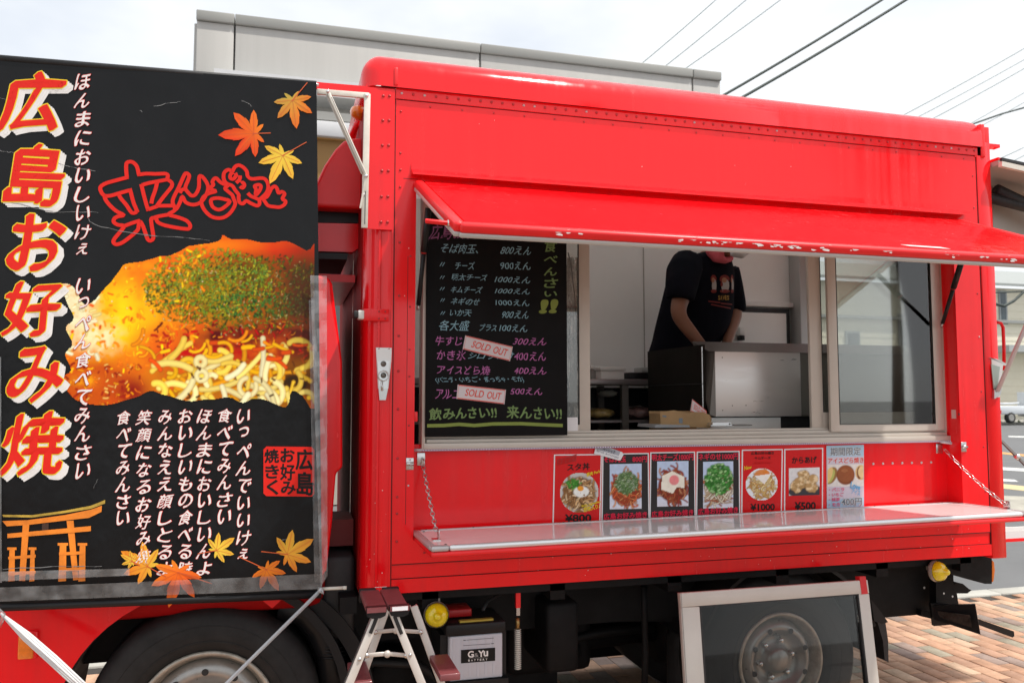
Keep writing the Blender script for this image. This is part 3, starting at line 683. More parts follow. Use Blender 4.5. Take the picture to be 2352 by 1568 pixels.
# ------------------------------------------------------------------ awning
HZ, HY_, AZ_, AY = 2.325, Y0-.012, 2.003, 2.225
aw = MB(); dv = Vector((0, AY-HY_, AZ_-HZ)); up = Vector((1, 0, 0)).cross(dv).normalized(); up = up if up.z > 0 else -up
def A(x, s, h): return Vector((x, HY_, HZ))+dv*s+up*h
XA1, XB1 = XA+.006, XB+.004
b = MB(); b.slab([A(XA1+.02, 0, .0), A(XB1-.02, 0, .0), A(XB1-.02, .975, .0), A(XA1+.02, .975, .0)], .012, RED, up); awn = b.build('awning', parent=T)
b = MB(); b.slab([A(XA1+.02, .0, -.014), A(XB1-.02, .0, -.014), A(XB1-.02, .975, -.014), A(XA1+.02, .975, -.014)], .012, WHP, up); b.build('awning_underside', parent=awn)
b = MB()
for (s0, x0, s1, x1) in ((0, XA1, 1, XA1), (1, XA1, 1, XB1), (1, XB1, 0, XB1)):
    b.bar(A(x0, s0, .0), A(x1, s1, .0), .034, .030, RED2, up=up, bev=.009)
b.build('red_edge_trim', parent=awn)
b = MB()
for (s0, x0, s1, x1) in ((0, XA1, 1, XA1), (1, XA1, 1, XB1), (1, XB1, 0, XB1)):
    b.bar(A(x0, s0, -.021), A(x1, s1, -.021), .030, .014, mat('greyed_white_trim', (.50, .50, .48), .35, metal=.2), up=up, bev=.003)
b.build('white_edge_trim', parent=awn)
b = MB(); rc = random.Random(3)
for (c, wd, n_) in ((.78, .05, 8), (1.16, .05, 7), (1.26, .03, 5), (1.35, .14, 22), (1.52, .16, 30), (1.9, .02, 4), (2.28, .16, 26), (2.55, .1, 22), (2.7, .12, 18), (1.75, .02, 2)):
    for k in range(n_):
        x = c+rc.uniform(-wd, wd); zz = rc.uniform(.004, -.012) if rc.random() < .8 else rc.uniform(-.003, .006); r = rc.uniform(.003, .0085)
        base = Vector((x, AY-.0176, AZ_+zz)); k6 = [base+Vector((math.cos(t)*r*rc.uniform(.7, 2.0), 0, math.sin(t)*r*rc.uniform(.25, .6))) for t in [i*math.pi/3 for i in range(6)]]
        yy = -.0004*k/n_
        b.quad([p+Vector((0, yy, 0)) for p in k6], mat('chipped_paint', (.66, .62, .60), .5))
b.build('paint_chips', parent=awn, kind='stuff', recalc=False)
MB().slab([A(2.0, .93, .0155), A(2.16, .935, .0155), A(2.18, .965, .0155), A(2.02, .955, .0155)], .001, mat('torn_sticker', (.75, .72, .7), .4), up).build('torn_sticker', parent=awn)
b = MB(); b.tube([A(XA1-.02, .9, -.006), A(XA1+.0, .9, -.006)], .010, SILV, 8); b.bar(A(XA1-.085, .895, -.004), A(XA1-.02, .9, -.006), .018, .012, RED2, up=up, bev=.003); b.build('latch_bolt', parent=awn)
def gas_strut(a, c, split=.5, par=T):
    a, c = Vector(a), Vector(c); m_ = a.lerp(c, split)
    o = MB().tube([m_, c], .0085, BLKP, 10).tube([m_.lerp(c, -.03), m_.lerp(c, .03)], .0105, mat('red_ring', (.35, .01, .01), .4), 10).build('gas_strut', parent=par)
    MB().tube([a, m_], .0125, BLKP, 10).build('cylinder', parent=o)
    MB().tube([c, c+(c-a).normalized()*.02], .006, CHROME, 8).build('end_fitting', parent=o)
gas_strut(D(984, 478, 2.93), D(961, 700, 3.03), .45)
gas_strut(D(2212, 590, 2.82), D(2165, 742, 3.04), .45)
# ------------------------------------------------------------------ counter flap
CY0, CY1, CZ0, CZ1 = Y0+.055, 2.642, 1.028, 1.037
cdv = Vector((0, CY1-CY0, CZ1-CZ0)); cup = Vector((1, 0, 0)).cross(cdv).normalized(); cup = cup if cup.z > 0 else -cup
def K(x, s, h): return Vector((x, CY0, CZ0+.0085*(x-XA)))+cdv*s+cup*h
cx0, cx1 = XA+.004, XB+.006
ct = MB().slab([K(cx0+.02, 0, -.012), K(cx1-.02, 0, -.012), K(cx1-.02, .96, -.012), K(cx0+.02, .96, -.012)], .012, COUNTER, cup).build('counter', parent=T)
b = MB(); b.slab([K(cx0+.02, .0, -.03), K(cx1-.02, .0, -.03), K(cx1-.02, .96, -.03), K(cx0+.02, .96, -.03)], .017, RED2, cup)
b.bar(K(cx0+.01, 0, -.024), K(cx0+.01, 1, -.024), .022, .016, RED2, up=cup, bev=.004); b.bar(K(cx1-.01, 0, -.024), K(cx1-.01, 1, -.024), .022, .016, RED2, up=cup, bev=.004)
b.bar(K(cx0, .98, -.024), K(cx1, .98, -.024), .026, .016, RED2, up=cup, bev=.005); b.build('red_underside', parent=ct)
b = MB(); b.bar(K(cx0+.06, .975, -.006), K(cx1-.06, .975, -.005), .026, .021, mat('polished_trim', (.80, .81, .82), .22, metal=.55), up=cup, bev=.008); b.build('front_edge_trim', parent=ct)
TRD = mat('dull_aluminium', (.55, .52, .52), .4, metal=.5, var=.1, vscale=30)
for xe, xi in ((cx0, cx0+.059), (cx1-.059, cx1)):
    MB().bar(K(xe, .975, -.0055), K(xi, .975, -.0055), .028, .019, TRD, up=cup, bev=.006).build('corner_trim', parent=ct)
for xe in (cx0+.008, cx1-.008): MB().bar(K(xe, 0, -.006), K(xe, .96, -.006), .022, .016, TRD, up=cup, bev=.005).build('end_trim', parent=ct)
b = MB(); b.bar(K(cx0+.03, .03, .001), K(cx1-.03, .03, .001), .018, .003, TRD, up=cup)
for i in range(14): b.rivet(K(cx0+.05+i*.18, .04, .0025), .004, DSTEEL, cup)
for (x, s) in ((cx0+.035, .12), (cx0+.055, .9)): b.rivet(K(x, s, 0), .005, DSTEEL, cup)
b.build('hinge_strip', parent=ct)
MB().bar(K(1.55, .03, .0003), K(1.72, .9, .0003), .0012, .0006, mat('scratch_grey', (.3, .28, .28), .6), up=cup).build('scratch', parent=ct)
def chain(a, c, sag, n, par):
    a, c = Vector(a), Vector(c); b = MB(); L_ = (c-a).length/n
    for i in range(n):
        t0, t1 = i/n, (i+1)/n; s_ = lambda t: a.lerp(c, t)+Vector((0, 0, -sag*4*t*(1-t)))
        p, q = s_(t0), s_(t1); d = (q-p).normalized(); x = Vector((0, -1, 0)) if i % 2 else d.cross(Vector((0, -1, 0)))
        x = (x-d*x.dot(d)).normalized(); m_ = (p+q)/2; hl, hw = L_*.62, .0075
        pts = [m_+d*hl*math.cos(t)*1.0+x*hw*math.sin(t) for t in [k/10*6.283 for k in range(10)]]
        b.tube(pts, .0017, CHROME, 5, closed=True)
    b.build('chain', parent=par)
ch0 = (N(1226, 1352, YR).x, YR-.03, N(1226, 1352, YR).z)
chain(ch0, K(XA+.048, .62, .03), .004, 17, T)
chain((N(2730, 1304, YR).x, YR-.03, N(2730, 1304, YR).z), K(XB-.01, .70, .02), .012, 12, T)
b = MB(); b.box(ch0[0]-.02, ch0[0]+.012, YR-.004, YR, ch0[2]-.0, ch0[2]+.05, CHROME, bev=.003); b.tube([(ch0[0], YR-.004, ch0[2]+.03), (ch0[0]+.004, YR-.035, ch0[2]+.02), (ch0[0], YR-.03, ch0[2]-.005)], .003, CHROME, 6); b.build('chain_bracket', parent=T)
q = N(2730, 1304, YR); b = MB(); b.box(q.x-.02, q.x+.016, YR-.004, YR, q.z-.02, q.z+.025, CHROME, bev=.003); b.build('chain_bracket', parent=T)
for (x, s) in ((XA+.048, .62), (XB-.012, .70)):
    b = MB(); p = K(x, s, 0); b.box(p.x-.014, p.x+.014, p.y-.02, p.y+.02, p.z-.001, p.z+.004, CHROME); b.box(p.x+.006, p.x+.009, p.y-.016, p.y+.016, p.z+.002, p.z+.035, CHROME, bev=.001); b.build('eye_bracket', parent=ct)
# keeper plates on the frame
def keeper(p):
    b = MB(); b.box(p.x-.014, p.x+.014, Y0-.003, Y0-.0, p.z-.022, p.z+.022, CHROME, bev=.002); b.tube([(p.x-.013, Y0-.006, p.z), (p.x+.013, Y0-.006, p.z)], .007, CHROME, 8)
    for dz in (-.015, .015): b.rivet((p.x, Y0-.003, p.z+dz), .004, CHROME)
    b.build('keeper_plate', parent=T)
keeper(N(1191, 1347)); keeper(Vector((XB+.014, 0, N(2798, 1298).z)))
b = MB(); p = N(2765, 1203, 3.03); b.box(XB-.003, XB-.001, 3.02, 3.045, p.z-.02, p.z+.02, mat('pinkish_plate', (.75, .4, .38), .4)); b.box(XB-.004, XB-.001, 2.999, 3.004, p.z-.005, p.z+.005, BLK); b.build('reflector_tab', parent=T)
box('stop_block', (XA, XA+.014, Y0+.01, Y0+.05, N(1215, 1225).z, N(1215, 1196).z), RED2, T, bev=.002)
# ------------------------------------------------------------------ serving window
W = MB(); WX0, WX1 = D(966.5, 900, YR).x, D(2168.5, 900, YR).x; WZ0 = D(1500, 1015, YR).z-.012; WZ1 = 2.33
def wx(px, Y=YR): return D(px, 900, Y).x
W.box(WX0, WX0+.014, YR-.03, YR+.045, WZ0, WZ1, ALU, bev=.001); W.box(WX1-.014, WX1, YR-.012, YR+.045, WZ0+.02, WZ1, ALU, bev=.001)
W.box(WX0+.008, WX1-.002, YR-.032, YR+.045, WZ0, WZ0+.022, ALU, bev=.001); W.box(WX0+.02, WX1-.012, YR-.02, YR+.045, WZ0+.0225, WZ0+.036, ALU, bev=.001); W.box(WX0+.02, WX1-.012, YR-.004, YR+.045, WZ0+.0365, WZ0+.052, ALU, bev=.001); W.box(WX0+.02, WX1-.012, YR+.006, YR+.045, WZ0+.0525, WZ0+.062, ALU, bev=.001)
W.box(WX0, WX1, YR-.03, YR+.045, WZ1-.03, WZ1, ALU)
win = W.build('serving_window', parent=T)
def sash(x0, x1, y, z0, z1, wl, wr, wb, glass=True, gm=GLASS):
    s = MB(); s.box(x0, x0+wl, y, y+.016, z0, z1, ALU, bev=.0015); s.box(x1-wr, x1, y, y+.016, z0, z1, ALU, bev=.0015)
    s.box(x0+wl, x1-wr, y+.001, y+.015, z0, z0+wb, ALU); s.box(x0+wl, x1-wr, y+.001, y+.015, z1-.03, z1, ALU)
    o = s.build('sash', parent=T)
    if glass:
        box('pane', (x0+wl, x1-wr, y+.006, y+.010, z0+wb, z1-.03), gm, o)
        g = MB(); bl = BLK; g.box(x0+wl, x0+wl+.003, y-.0006, y+.006, z0+wb, z1-.03, bl); g.box(x1-wr-.003, x1-wr, y-.0006, y+.006, z0+wb, z1-.03, bl); g.box(x0+wl, x1-wr, y-.0006, y+.006, z0+wb, z0+wb+.002, bl); g.build('gasket', parent=o)
    return o
ZS = WZ0+.054
YS1, YS2 = YR-.016, YR+.014
sash(wx(1907, YS1), wx(2167, YS1), YS1, ZS-.008, WZ1-.02, wx(1927, YS1)-wx(1907, YS1), wx(2167, YS1)-wx(2147, YS1), .030)      # right front sash
sash(wx(1863, YS2), wx(2128, YS2)+.02, YS2, ZS+.002, WZ1-.02, wx(1890, YS2)-wx(1863, YS2), .05, .075)                     # sash parked behind it
sash(wx(975, YS2), wx(1356, YS2), YS2, ZS+.002, WZ1-.02, .03, wx(1356, YS2)-wx(1331, YS2), .03)                          # left sash behind the blackboard
LEDM = mat('led_strip', (.75, .72, .9), .2, emit=.25)
b = MB()
for i in range(230): b.lathe([(.002, 0), (.0015, .0015), (0, .002)], (WX0-.005+i*(WX1-WX0+.01)/229, YR-.032, WZ0-.003), (0, -1, 0), LEDM, 5)
b.box(WX0-.012, WX1+.01, YR-.031, YR-.026, WZ0-.007, WZ0-.0005, mat('strip_backing', (.30, .22, .28), .4)); b.build('light_strip', parent=T)
MB().tube([(WX1-.06, YR-.03, WZ0-.004), (WX1, YR-.034, WZ0-.012), (WX1+.035, YR-.04, WZ0-.02)], .007, mat('clear_tube_end', (.5, .45, .48), .15, coat=.8), 8).tube([(WX1+.03, YR-.04, WZ0-.019), (WX1+.045, YR-.04, WZ0-.022)], .011, DSTEEL, 8).tube([(WX0-.03, YR-.03, WZ0-.002), (WX0, YR-.03, WZ0-.002)], .006, mat('clear_tube_end', (.5, .45, .48)), 8).build('light_strip_end', parent=T)
# ------------------------------------------------------------------ banner bracket plate and fittings on the front corner
def r6(x, y, Y=2.985): return N(880+x/2.6133, 150+y/2.6133, Y)
b = MB(); pl = [r6(*q) for q in ((105, 232), (478, 263), (497, 270), (690, 287), (700, 292), (680, 1354), (489, 1346), (512, 320), (105, 286))]
b.slab(pl, .006, RED); plate = b.build('banner_bracket_plate', parent=T)
b = MB()
for i, yy in enumerate((338, 524, 713, 906, 1101, 1295)):
    for x in (612-i*3.6, 659-i*3.2): b.rivet(r6(x, yy, 2.9848), .0062, RV)
b.build('rivets', parent=plate, kind='stuff')
b = MB(); b.bar(r6(108, 306, 2.978), r6(505, 338, 2.978), .021, .012, CREAMP, bev=.002); b.bar(r6(491, 322, 2.972), r6(468, 1340, 2.972), .023, .010, CREAMP, bev=.002)
b.bar(r6(476, 1060, 2.9665), r6(470, 1310, 2.9665), .0035, .001, DSTEEL); br = b.build('folding_bracket', parent=plate)
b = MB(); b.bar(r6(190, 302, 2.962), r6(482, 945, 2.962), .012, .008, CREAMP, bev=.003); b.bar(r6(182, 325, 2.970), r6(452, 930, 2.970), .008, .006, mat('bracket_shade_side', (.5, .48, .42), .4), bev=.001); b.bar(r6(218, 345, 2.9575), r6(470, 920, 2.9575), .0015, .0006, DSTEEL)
b.bar(r6(482, 945, 2.958), r6(437, 1190, 2.966), .007, .005, CREAMP); b.build('diagonal_stay', parent=plate)
for q in ((190, 302, 2.957), (486, 334, 2.966), (482, 944, 2.956), (461, 1085, 2.966)): MB().rivet(r6(*q), .007, SILV).build('pivot_bolt', parent=plate)
# red strap with bumper
a0, a1 = D(835, 709, 2.995), D(893, 738, 2.995)
o = box('strap', (a0.x, a1.x, 2.988, 2.9995, a1.z, a0.z), RED, T, bev=.002)
b = MB()
for dx, dz in ((.6, .2), (.85, .2), (.6, .8), (.85, .8)): b.rivet((a0.x+(a1.x-a0.x)*dx, 2.988, a1.z+(a0.z-a1.z)*dz), .004, RV)
b.build('rivets', parent=o, kind='stuff')
a2 = D(822, 722, 3.0); b = MB(); b.box(D(822, 722).x, a0.x+.002, 2.985, 3.03, D(822, 733).z, D(822, 713).z, WHP, bev=.003); b.box(D(811, 722).x, D(822, 722).x, 2.98, 3.035, D(822, 731).z, D(822, 714).z, BLK, bev=.005); b.build('door_stop', parent=T)
# silver latch
def lt(x, y, Y=2.984): return N(880+x/1.4933, 700+y/1.4933, Y)
b = MB(); b.slab([lt(318, 462), lt(386, 464), lt(384, 520), lt(371, 640), lt(327, 640), lt(322, 540)], .012, STEEL); o = b.build('latch', parent=T)
b = MB(); b.slab([lt(324, 520, 2.978), lt(378, 520, 2.978), lt(368, 640, 2.978), lt(331, 640, 2.978)], .005, SILV)
b.slab([lt(329, 640, 2.974), lt(370, 640, 2.974), lt(360, 690, 2.974), lt(333, 690, 2.974)], .010, CHROME)
b.tube([lt(349+22*math.cos(t), 585+22*math.sin(t), 2.975) for t in [i/12*6.283 for i in range(12)]], .0025, CHROME, 6, closed=True)
b.tube([lt(343, 610, 2.974), lt(345, 650, 2.970)], .004, CHROME, 6); b.build('latch_lever', parent=o)
b = MB()
for y in (533, 583): b.lathe([(.0105, 0), (.0105, .0006), (0, .0007)], lt(350, y, 2.9775), (0, -1, 0), DSTEEL, 14)
for x in (330, 374): b.rivet(lt(x, 466), .004, CHROME)
b.build('latch_holes', parent=o)
# orange roof lamp and frame rod between cab and box
MB().tube([D(840, 238, 3.35), D(806, 316, 3.35)], .012, RED, 8).build('cab_guard_rod', parent=T)
MB().lathe([(.028, 0), (.03, .02), (.02, .045), (0, .05)], D(832, 262, 3.2), (-1, -.6, 0), ORANGE, 16).build('marker_lamp', parent=T)
# ------------------------------------------------------------------ cab
def dk(pts, Y): return [D(a, c, Y) for a, c in pts]
b = MB(); YC = 3.06
arch = [(0.0, 0)]
fc = D(470, 1650, 3.06)
# lower cab side with wheel arch: outline in plane
cabz = 1.98
arc = [Vector((fc.x+.475*math.cos(t), YC, fc.z+.445*math.sin(t))) for t in [R(205)-i*R(132)/18 for i in range(19)]]
lo = [Vector((-1.5, YC, .42)), arc[0]-Vector((.02, 0, .05))]+arc
endp = D(625, 1396, YC); lo += [endp, D(670, 1362, YC)+Vector((0, 0, .01)), Vector((D(700, 1330, YC).x, YC, .95)), Vector((D(735, 1000, YC).x, YC, 1.3)), Vector((-1.5, YC, 1.3))]
b.slab(lo, .05, RED)
cab = b.build('cab', parent=T)
b = MB(); b.box(-1.48, .15, YC+.04, 4.3, .75, cabz-.05, SHADERED, bev=.05); b.build('cab_shell', parent=cab)
# rear cab corner (door/pillar) that shows between banner and box
pf = dk([(700, 632), (735, 632), (752, 634), (763, 650), (772, 720), (786, 830), (787, 1075), (772, 1085), (763, 1200), (750, 1310), (735, 1330), (700, 1330)], 3.05)
b = MB(); b.slab(pf, .12, RED); o = b.build('cab_rear_corner', parent=cab); 
bv = o.modifiers.new('soft', 'BEVEL'); bv.width = .03; bv.segments = 4; bv.limit_method = 'ANGLE'; bv.angle_limit = R(40)
for p in o.data.polygons: p.use_smooth = True
b = MB(); b.slab(dk([(700, 470), (838, 478), (838, 512), (700, 510)], 3.3), .9, BLKP); b.build('roof_rack_beam', parent=cab)
b = MB(); b.slab(dk([(660, 511), (838, 514), (838, 560), (810, 579), (700, 576), (660, 576)], 3.28), .05, RED).box(.1, .26, 3.33, 4.2, 1.99, 2.02, RED2); b.slab(dk([(660, 579), (800, 582), (797, 596), (660, 592)], 3.26), .8, BLKP); b.build('cab_roof_edge', parent=cab)
fl = dk([(640, 530), (680, 470), (722, 430), (745, 380), (770, 343), (790, 323), (812, 317), (840, 316), (840, 480), (722, 474), (640, 474)], 3.22)
b = MB(); b.slab(fl, .95, RED2); o = b.build('wind_deflector', parent=cab)
bv = o.modifiers.new('soft', 'BEVEL'); bv.width = .012; bv.segments = 3; bv.limit_method = 'ANGLE'; bv.angle_limit = R(30)
b = MB(); b.slab(dk([(800, 580), (806, 640), (806, 470), (850, 470), (850, 1360), (800, 1300)], 3.28), .03, RED2)
b.build('box_front_frame', parent=T) if False else b.bm.free()
# turn lamp on the fender
p = D(66, 1478, YC); b = MB(); b.box(p.x-.027, p.x+.03, YC-.02, YC, D(66, 1510, YC).z, D(66, 1446, YC).z, RED, bev=.006); o = b.build('turn_lamp', parent=cab)
b = MB(); b.box(p.x-.024, p.x+.022, YC-.034, YC-.0205, D(66, 1507, YC).z, D(66, 1450, YC).z, ORANGE, bev=.008); b.build('lens', parent=o)
# ------------------------------------------------------------------ wheels
def wheel(c, Rt, rr, name='wheel', holes=10):
    b = MB(); n = 56
    b.lathe([(rr-.012, -.16), (rr, -.02), (rr+.006, .0), (rr+.03, .012), (rr+.055, .018), (rr+.075, .0175), (Rt-.035, .012), (Rt-.012, -.004), (Rt, -.03), (Rt, -.20), (Rt-.03, -.22), (rr, -.2)], c, (0, -1, 0), TYRE, n)
    for dr in (.042, .068, .095): b.lathe([(rr+dr, .0185-dr*.03), (rr+dr+.002, .0205-dr*.03), (rr+dr+.004, .0185-dr*.03)], c, (0, -1, 0), TYRE, n)
    t = b.build('tyre', parent=T)
    t.name = name
    b = MB(); b.lathe([(rr+.007, -.02), (rr+.008, .004), (rr+.004, .010), (rr-.006, .008), (rr-.012, -.01), (rr-.03, -.05)], c, (0, -1, 0), RIMR, n); b.build('rim_edge', parent=t)
    b = MB(); b.lathe([(rr-.03, -.05), (rr-.035, -.03), (rr-.05, -.012), (rr-.07, -.006), (rr*.64, -.012), (rr*.55, -.03), (rr*.5, -.045), (rr*.30, -.05), (rr*.28, -.02), (rr*.2, .0), (0, .0)], c, (0, -1, 0), RIM, n)
    b.build('rim', parent=t)
    b = MB()
    for k in range(holes):
        a = k/holes*6.283+.35; q = Vector(c)+Vector((math.cos(a)*(rr-.066), .0045, math.sin(a)*(rr-.066)))
        b.lathe([(.0001, .0), (.012, .0)], q+Vector((0, -.0015, 0)), (0, -1, 0), BLK, 12)
    for k in range(6):
        a = k/6*6.283+.2; q = Vector(c)+Vector((math.cos(a)*rr*.40, .047, math.sin(a)*rr*.40)); b.lathe([(.014, 0), (.014, .018), (.009, .024), (0, .024)], q, (0, -1, 0), CHROME, 6)
    b.build('wheel_nuts', parent=t); return t
wheel((fc.x, 3.10, .395), .395, .232)
rc_ = D(1793, 1500, 3.16); wheel((rc_.x, 3.16, .385), .385, .200, holes=8)
wheel_far = MB()
for x in (fc.x, rc_.x): wheel_far.lathe([(0, 0), (.2, 0), (.24, .02), (.37, .02), (.385, -.02), (.385, -.38), (.2, -.4), (0, -.4)], (x, 4.38, .385), (0, 1, 0), TYRE, 32).build('far_wheel', parent=T); wheel_far = MB()
box('far_light_block', (-.1, 2.3, 4.395, 4.42, .06, .80), CHAS, T); box('added_far_tank', (.5, 1.6, 4.05, 4.38, .22, .78), CHAS, T, bev=.03); box('spare_frame', (2.45, 3.0, 3.6, 4.2, .45, .75), CHAS, T, bev=.02); box('inner_tyre', (1.72, 2.44, 3.42, 3.6, .02, .5), TYRE, T, bev=.12)  # far-side skirt and tank added, unseen, to block light under the truck
# black arch liners, mud flaps, fender
def archband(cx, y0, y1, cz, r0, r1, a0, a1, m, name, n=20):
    b = MB(); P = [(cx+r1*math.cos(t), cz+r1*math.sin(t)) for t in [R(a0)+(R(a1)-R(a0))*i/n for i in range(n+1)]]
    Q = [(cx+r0*math.cos(t), cz+r0*math.sin(t)) for t in [R(a1)+(R(a0)-R(a1))*i/n for i in range(n+1)]]
    b.slab([(x, y0, z) for x, z in P+Q], y1-y0, m); return b.build(name, parent=T)
archband(fc.x, 3.09, 3.5, .40, .47, .50, 10, 175, BLKP, 'arch_liner')
archband(fc.x+.06, 3.13, 3.36, .36, .48, .535, 0, 62, BLKP, 'mud_guard')
archband(rc_.x, 3.08, 3.45, .385, .435, .45, 18, 165, BLKP, 'rear_fender')
b = MB(); b.slab(dk([(2020, 1400), (2034, 1430), (2040, 1470), (2041, 1520), (2032, 1515), (2028, 1470), (2016, 1430), (2008, 1410)], 3.10), .30, BLK); b.build('mud_flap', parent=T)
b = MB(); b.slab(dk([(2000, 1375), (2024, 1405), (2040, 1428), (2024, 1432), (2008, 1425)], 3.05), .1, BLKP); b.build('fender_end', parent=T)
# chassis rails and clutter under the body
b = MB()
b.box(-1.2, 3.0, 3.32, 3.38, .56, .74, CHAS); b.box(-1.2, 3.0, 4.0, 4.06, .56, .74, CHAS)
for x in (.2, .5, 1.0, 1.5, 2.0, 2.5, 2.95): b.box(x, x+.06, 3.05, 4.3, .74, .80, CHAS)
for x in (.45, 1.2, 2.4): b.box(x, x+.08, 3.38, 4.0, .58, .7, CHAS)
b.box(XC, XD, 3.05, 3.08, .775, .815, CHAS); b.build('chassis_frame', parent=T)
b = MB(); b.slab(dk([(1690, 1330), (1840, 1310), (2130, 1290), (2190, 1290), (2190, 1420), (2120, 1410), (2000, 1420), (1900, 1400), (1690, 1400)], 3.28), .03, CHAS); b.slab(dk([(1270, 1358), (1700, 1335), (1700, 1425), (1270, 1428)], 3.34), .03, CHAS)
b.slab(dk([(800, 1385), (1280, 1360), (1280, 1600), (800, 1600)], 3.62), .03, CHAS); b.build('frame_side_plates', parent=T)
b = MB(); b.box(1.02, 1.16, 3.16, 3.5, .42, .70, CHAS, bev=.02); b.box(.95, 1.35, 3.5, 3.9, .30, .6, CHAS, bev=.04); b.build('under_tank', parent=T)
b = MB(); b.tube(dk([(1478, 1345), (1480, 1400), (1482, 1500), (1480, 1600)], 3.2), .014, CHAS, 10).build('drain_pipe', parent=T)
b = MB(); b.tube(dk([(1290, 1490), (1330, 1462), (1390, 1450), (1500, 1440)], 3.5), .022, CHAS, 10).build('exhaust_pipe', parent=T)
b = MB(); b.tube(dk([(1270, 1520), (1300, 1495), (1330, 1490)], 3.5), .03, CHAS, 10); b.build('exhaust_pipe', parent=T)
b = MB(); b.tube([(.3, 3.7, .42), (1.0, 3.75, .36), (2.0, 3.75, .40)], .06, CHAS, 12); b.lathe([(.0, -.3), (.17, -.28), (.19, 0), (.17, .28), (0, .3)], (2.05, 3.75, .40), (1, 0, 0), CHAS, 20); b.build('axle_and_shaft', parent=T)
MB().bar(D(1375, 1441, 3.9), D(1412, 1438, 3.9), .01, .01, SILV).build('underbody_rod', parent=T)
# intake ducts between cab and box
b = MB(); b.tube(dk([(640, 1392), (700, 1400), (735, 1440), (760, 1500), (765, 1600)], 3.2), .055, BLKP, 14)
for yy in (1484, 1492, 1500, 1508): b.tube([D(762+34*math.cos(t), yy+3*math.sin(t), 3.2-.055*math.sin(t)*1.03) for t in [i/16*6.283 for i in range(16)]], .004, BLKP, 6, closed=True)
b.build('intake_duct', parent=T)
b = MB()
for (x, y, r, Y) in ((790, 1460, .07, 3.45), (900, 1560, .12, 3.5), (800, 1560, .10, 3.35), (830, 1420, .05, 3.5), (770, 1380, .05, 3.6)):
    c = D(x, y, Y); b = MB(); b.lathe([(0, .0), (r*.7, .005), (r, .03), (r, .25), (0, .25)], c, (0, 1, 0), CHAS, 18).build('engine_drum', parent=T)
b = MB(); b.box(.12, .26, 3.25, 3.5, .95, 1.05, mat('dark_red_primer', (.18, .006, .006), .5)); b.build('cab_stay_box', parent=T); b = MB(); b.tube(dk([(760, 1330), (800, 1370), (870, 1372)], 3.4), .012, BLK, 8); b.build('rubber_hose', parent=T)
b = MB(); b.tube(dk([(820, 1540), (860, 1520), (960, 1525), (1010, 1560)], 3.45), .018, BLK, 8); b.build('rubber_hose', parent=T)
b = MB(); b.box(.14, .26, 3.15, 3.9, .62, .93, BLK, bev=.02); b.build('air_cleaner', parent=T)
# yellow marker lamps
def marker(px, py, ax=(0, -1, 0)):
    c = D(px, py, 3.04); b = MB(); b.bar(c+Vector((.0-.005, .022, .1)), c+Vector((.0, .022, .0)), .04, .004, mat('bracket_grey', (.35, .33, .3), .4, metal=.4)); b.lathe([(.0, -.0), (.045, .0), (.0475, .008), (.046, .02)], c, ax, mat('lamp_base', (.6, .56, .5), .3, metal=.4), 24); o = b.build('marker_lamp', parent=T)
    MB().lathe([(.043, .02), (.0425, .026), (.036, .042), (.024, .052), (.015, .056), (.013, .066), (.007, .072), (0, .073)], c, ax, YEL, 24).build('lens', parent=o)
marker(1002, 1410, (-.1, -1, .12)); marker(2145, 1310, (.25, -1, .08))
# rear lamp box, plate holder and tow bar
b = MB(); b.slab(dk([(2165, 1283), (2278, 1276), (2278, 1340), (2262, 1340), (2185, 1318), (2165, 1312)], 3.10), .12, CHAS); o = b.build('rear_lamp_box', parent=T)
b = MB(); b.slab(dk([(2279, 1286), (2283, 1290), (2285, 1310), (2282, 1334), (2279, 1336)], 3.11), .08, ORANGE); b.build('side_lens', parent=o)
b = MB(); b.slab(dk([(2150, 1320), (2190, 1330), (2192, 1342), (2196, 1336), (2212, 1340), (2226, 1352), (2232, 1354), (2222, 1362), (2198, 1362), (2203, 1395), (2170, 1400), (2150, 1390)], 3.2), .04, CHAS)
for q in ((2168, 1362), (2188, 1369)): b.lathe([(.005, 0), (0, .001)], D(*q, 3.199), (0, -1, 0), WHP, 8)
b.lathe([(.006, 0), (0, .001)], D(2123, 1349, 3.279), (0, -1, 0), WHP, 8); b.build('plate_bracket', parent=T)
PH = [Vector((3.0, 3.18, 0)), Vector((3.28, 3.18, 0))]
b = MB(); b.slab([D(2143, 1390, 3.18), D(2240, 1387, 3.0), D(2252, 1456, 3.0), D(2146, 1422, 3.18)], .02, BLKP, (.6, .6, 0)); b.slab([D(2138, 1385, 3.2), D(2145, 1437, 3.2), D(2182, 1434, 3.16), D(2180, 1388, 3.16)], .02, BLKP, (.3, 1, 0)); o = b.build('plate_holder', parent=T)
b = MB(); b.slab([D(2153, 1402, 3.165), D(2228, 1412, 3.005), D(2232, 1440, 3.005), D(2156, 1416, 3.165)], .004, mat('dark_acrylic', (.05, .04, .035), .15, coat=.6, var=.5, vscale=30), (-.6, -.8, 0)); b.build('plate_cover', parent=o)
b = MB(); b.slab([D(2246, 1420, 3.3), D(2329, 1449, 3.3), D(2330, 1460, 3.3), D(2326, 1463, 3.3), D(2248, 1434, 3.3)], .03, BLKP); b.build('tow_bar', parent=T)
b = MB(); b.bar(D(2140, 1412, 3.25), D(2110, 1405, 3.25), .03, .03, CHAS); b.build('bumper_stay', parent=T)
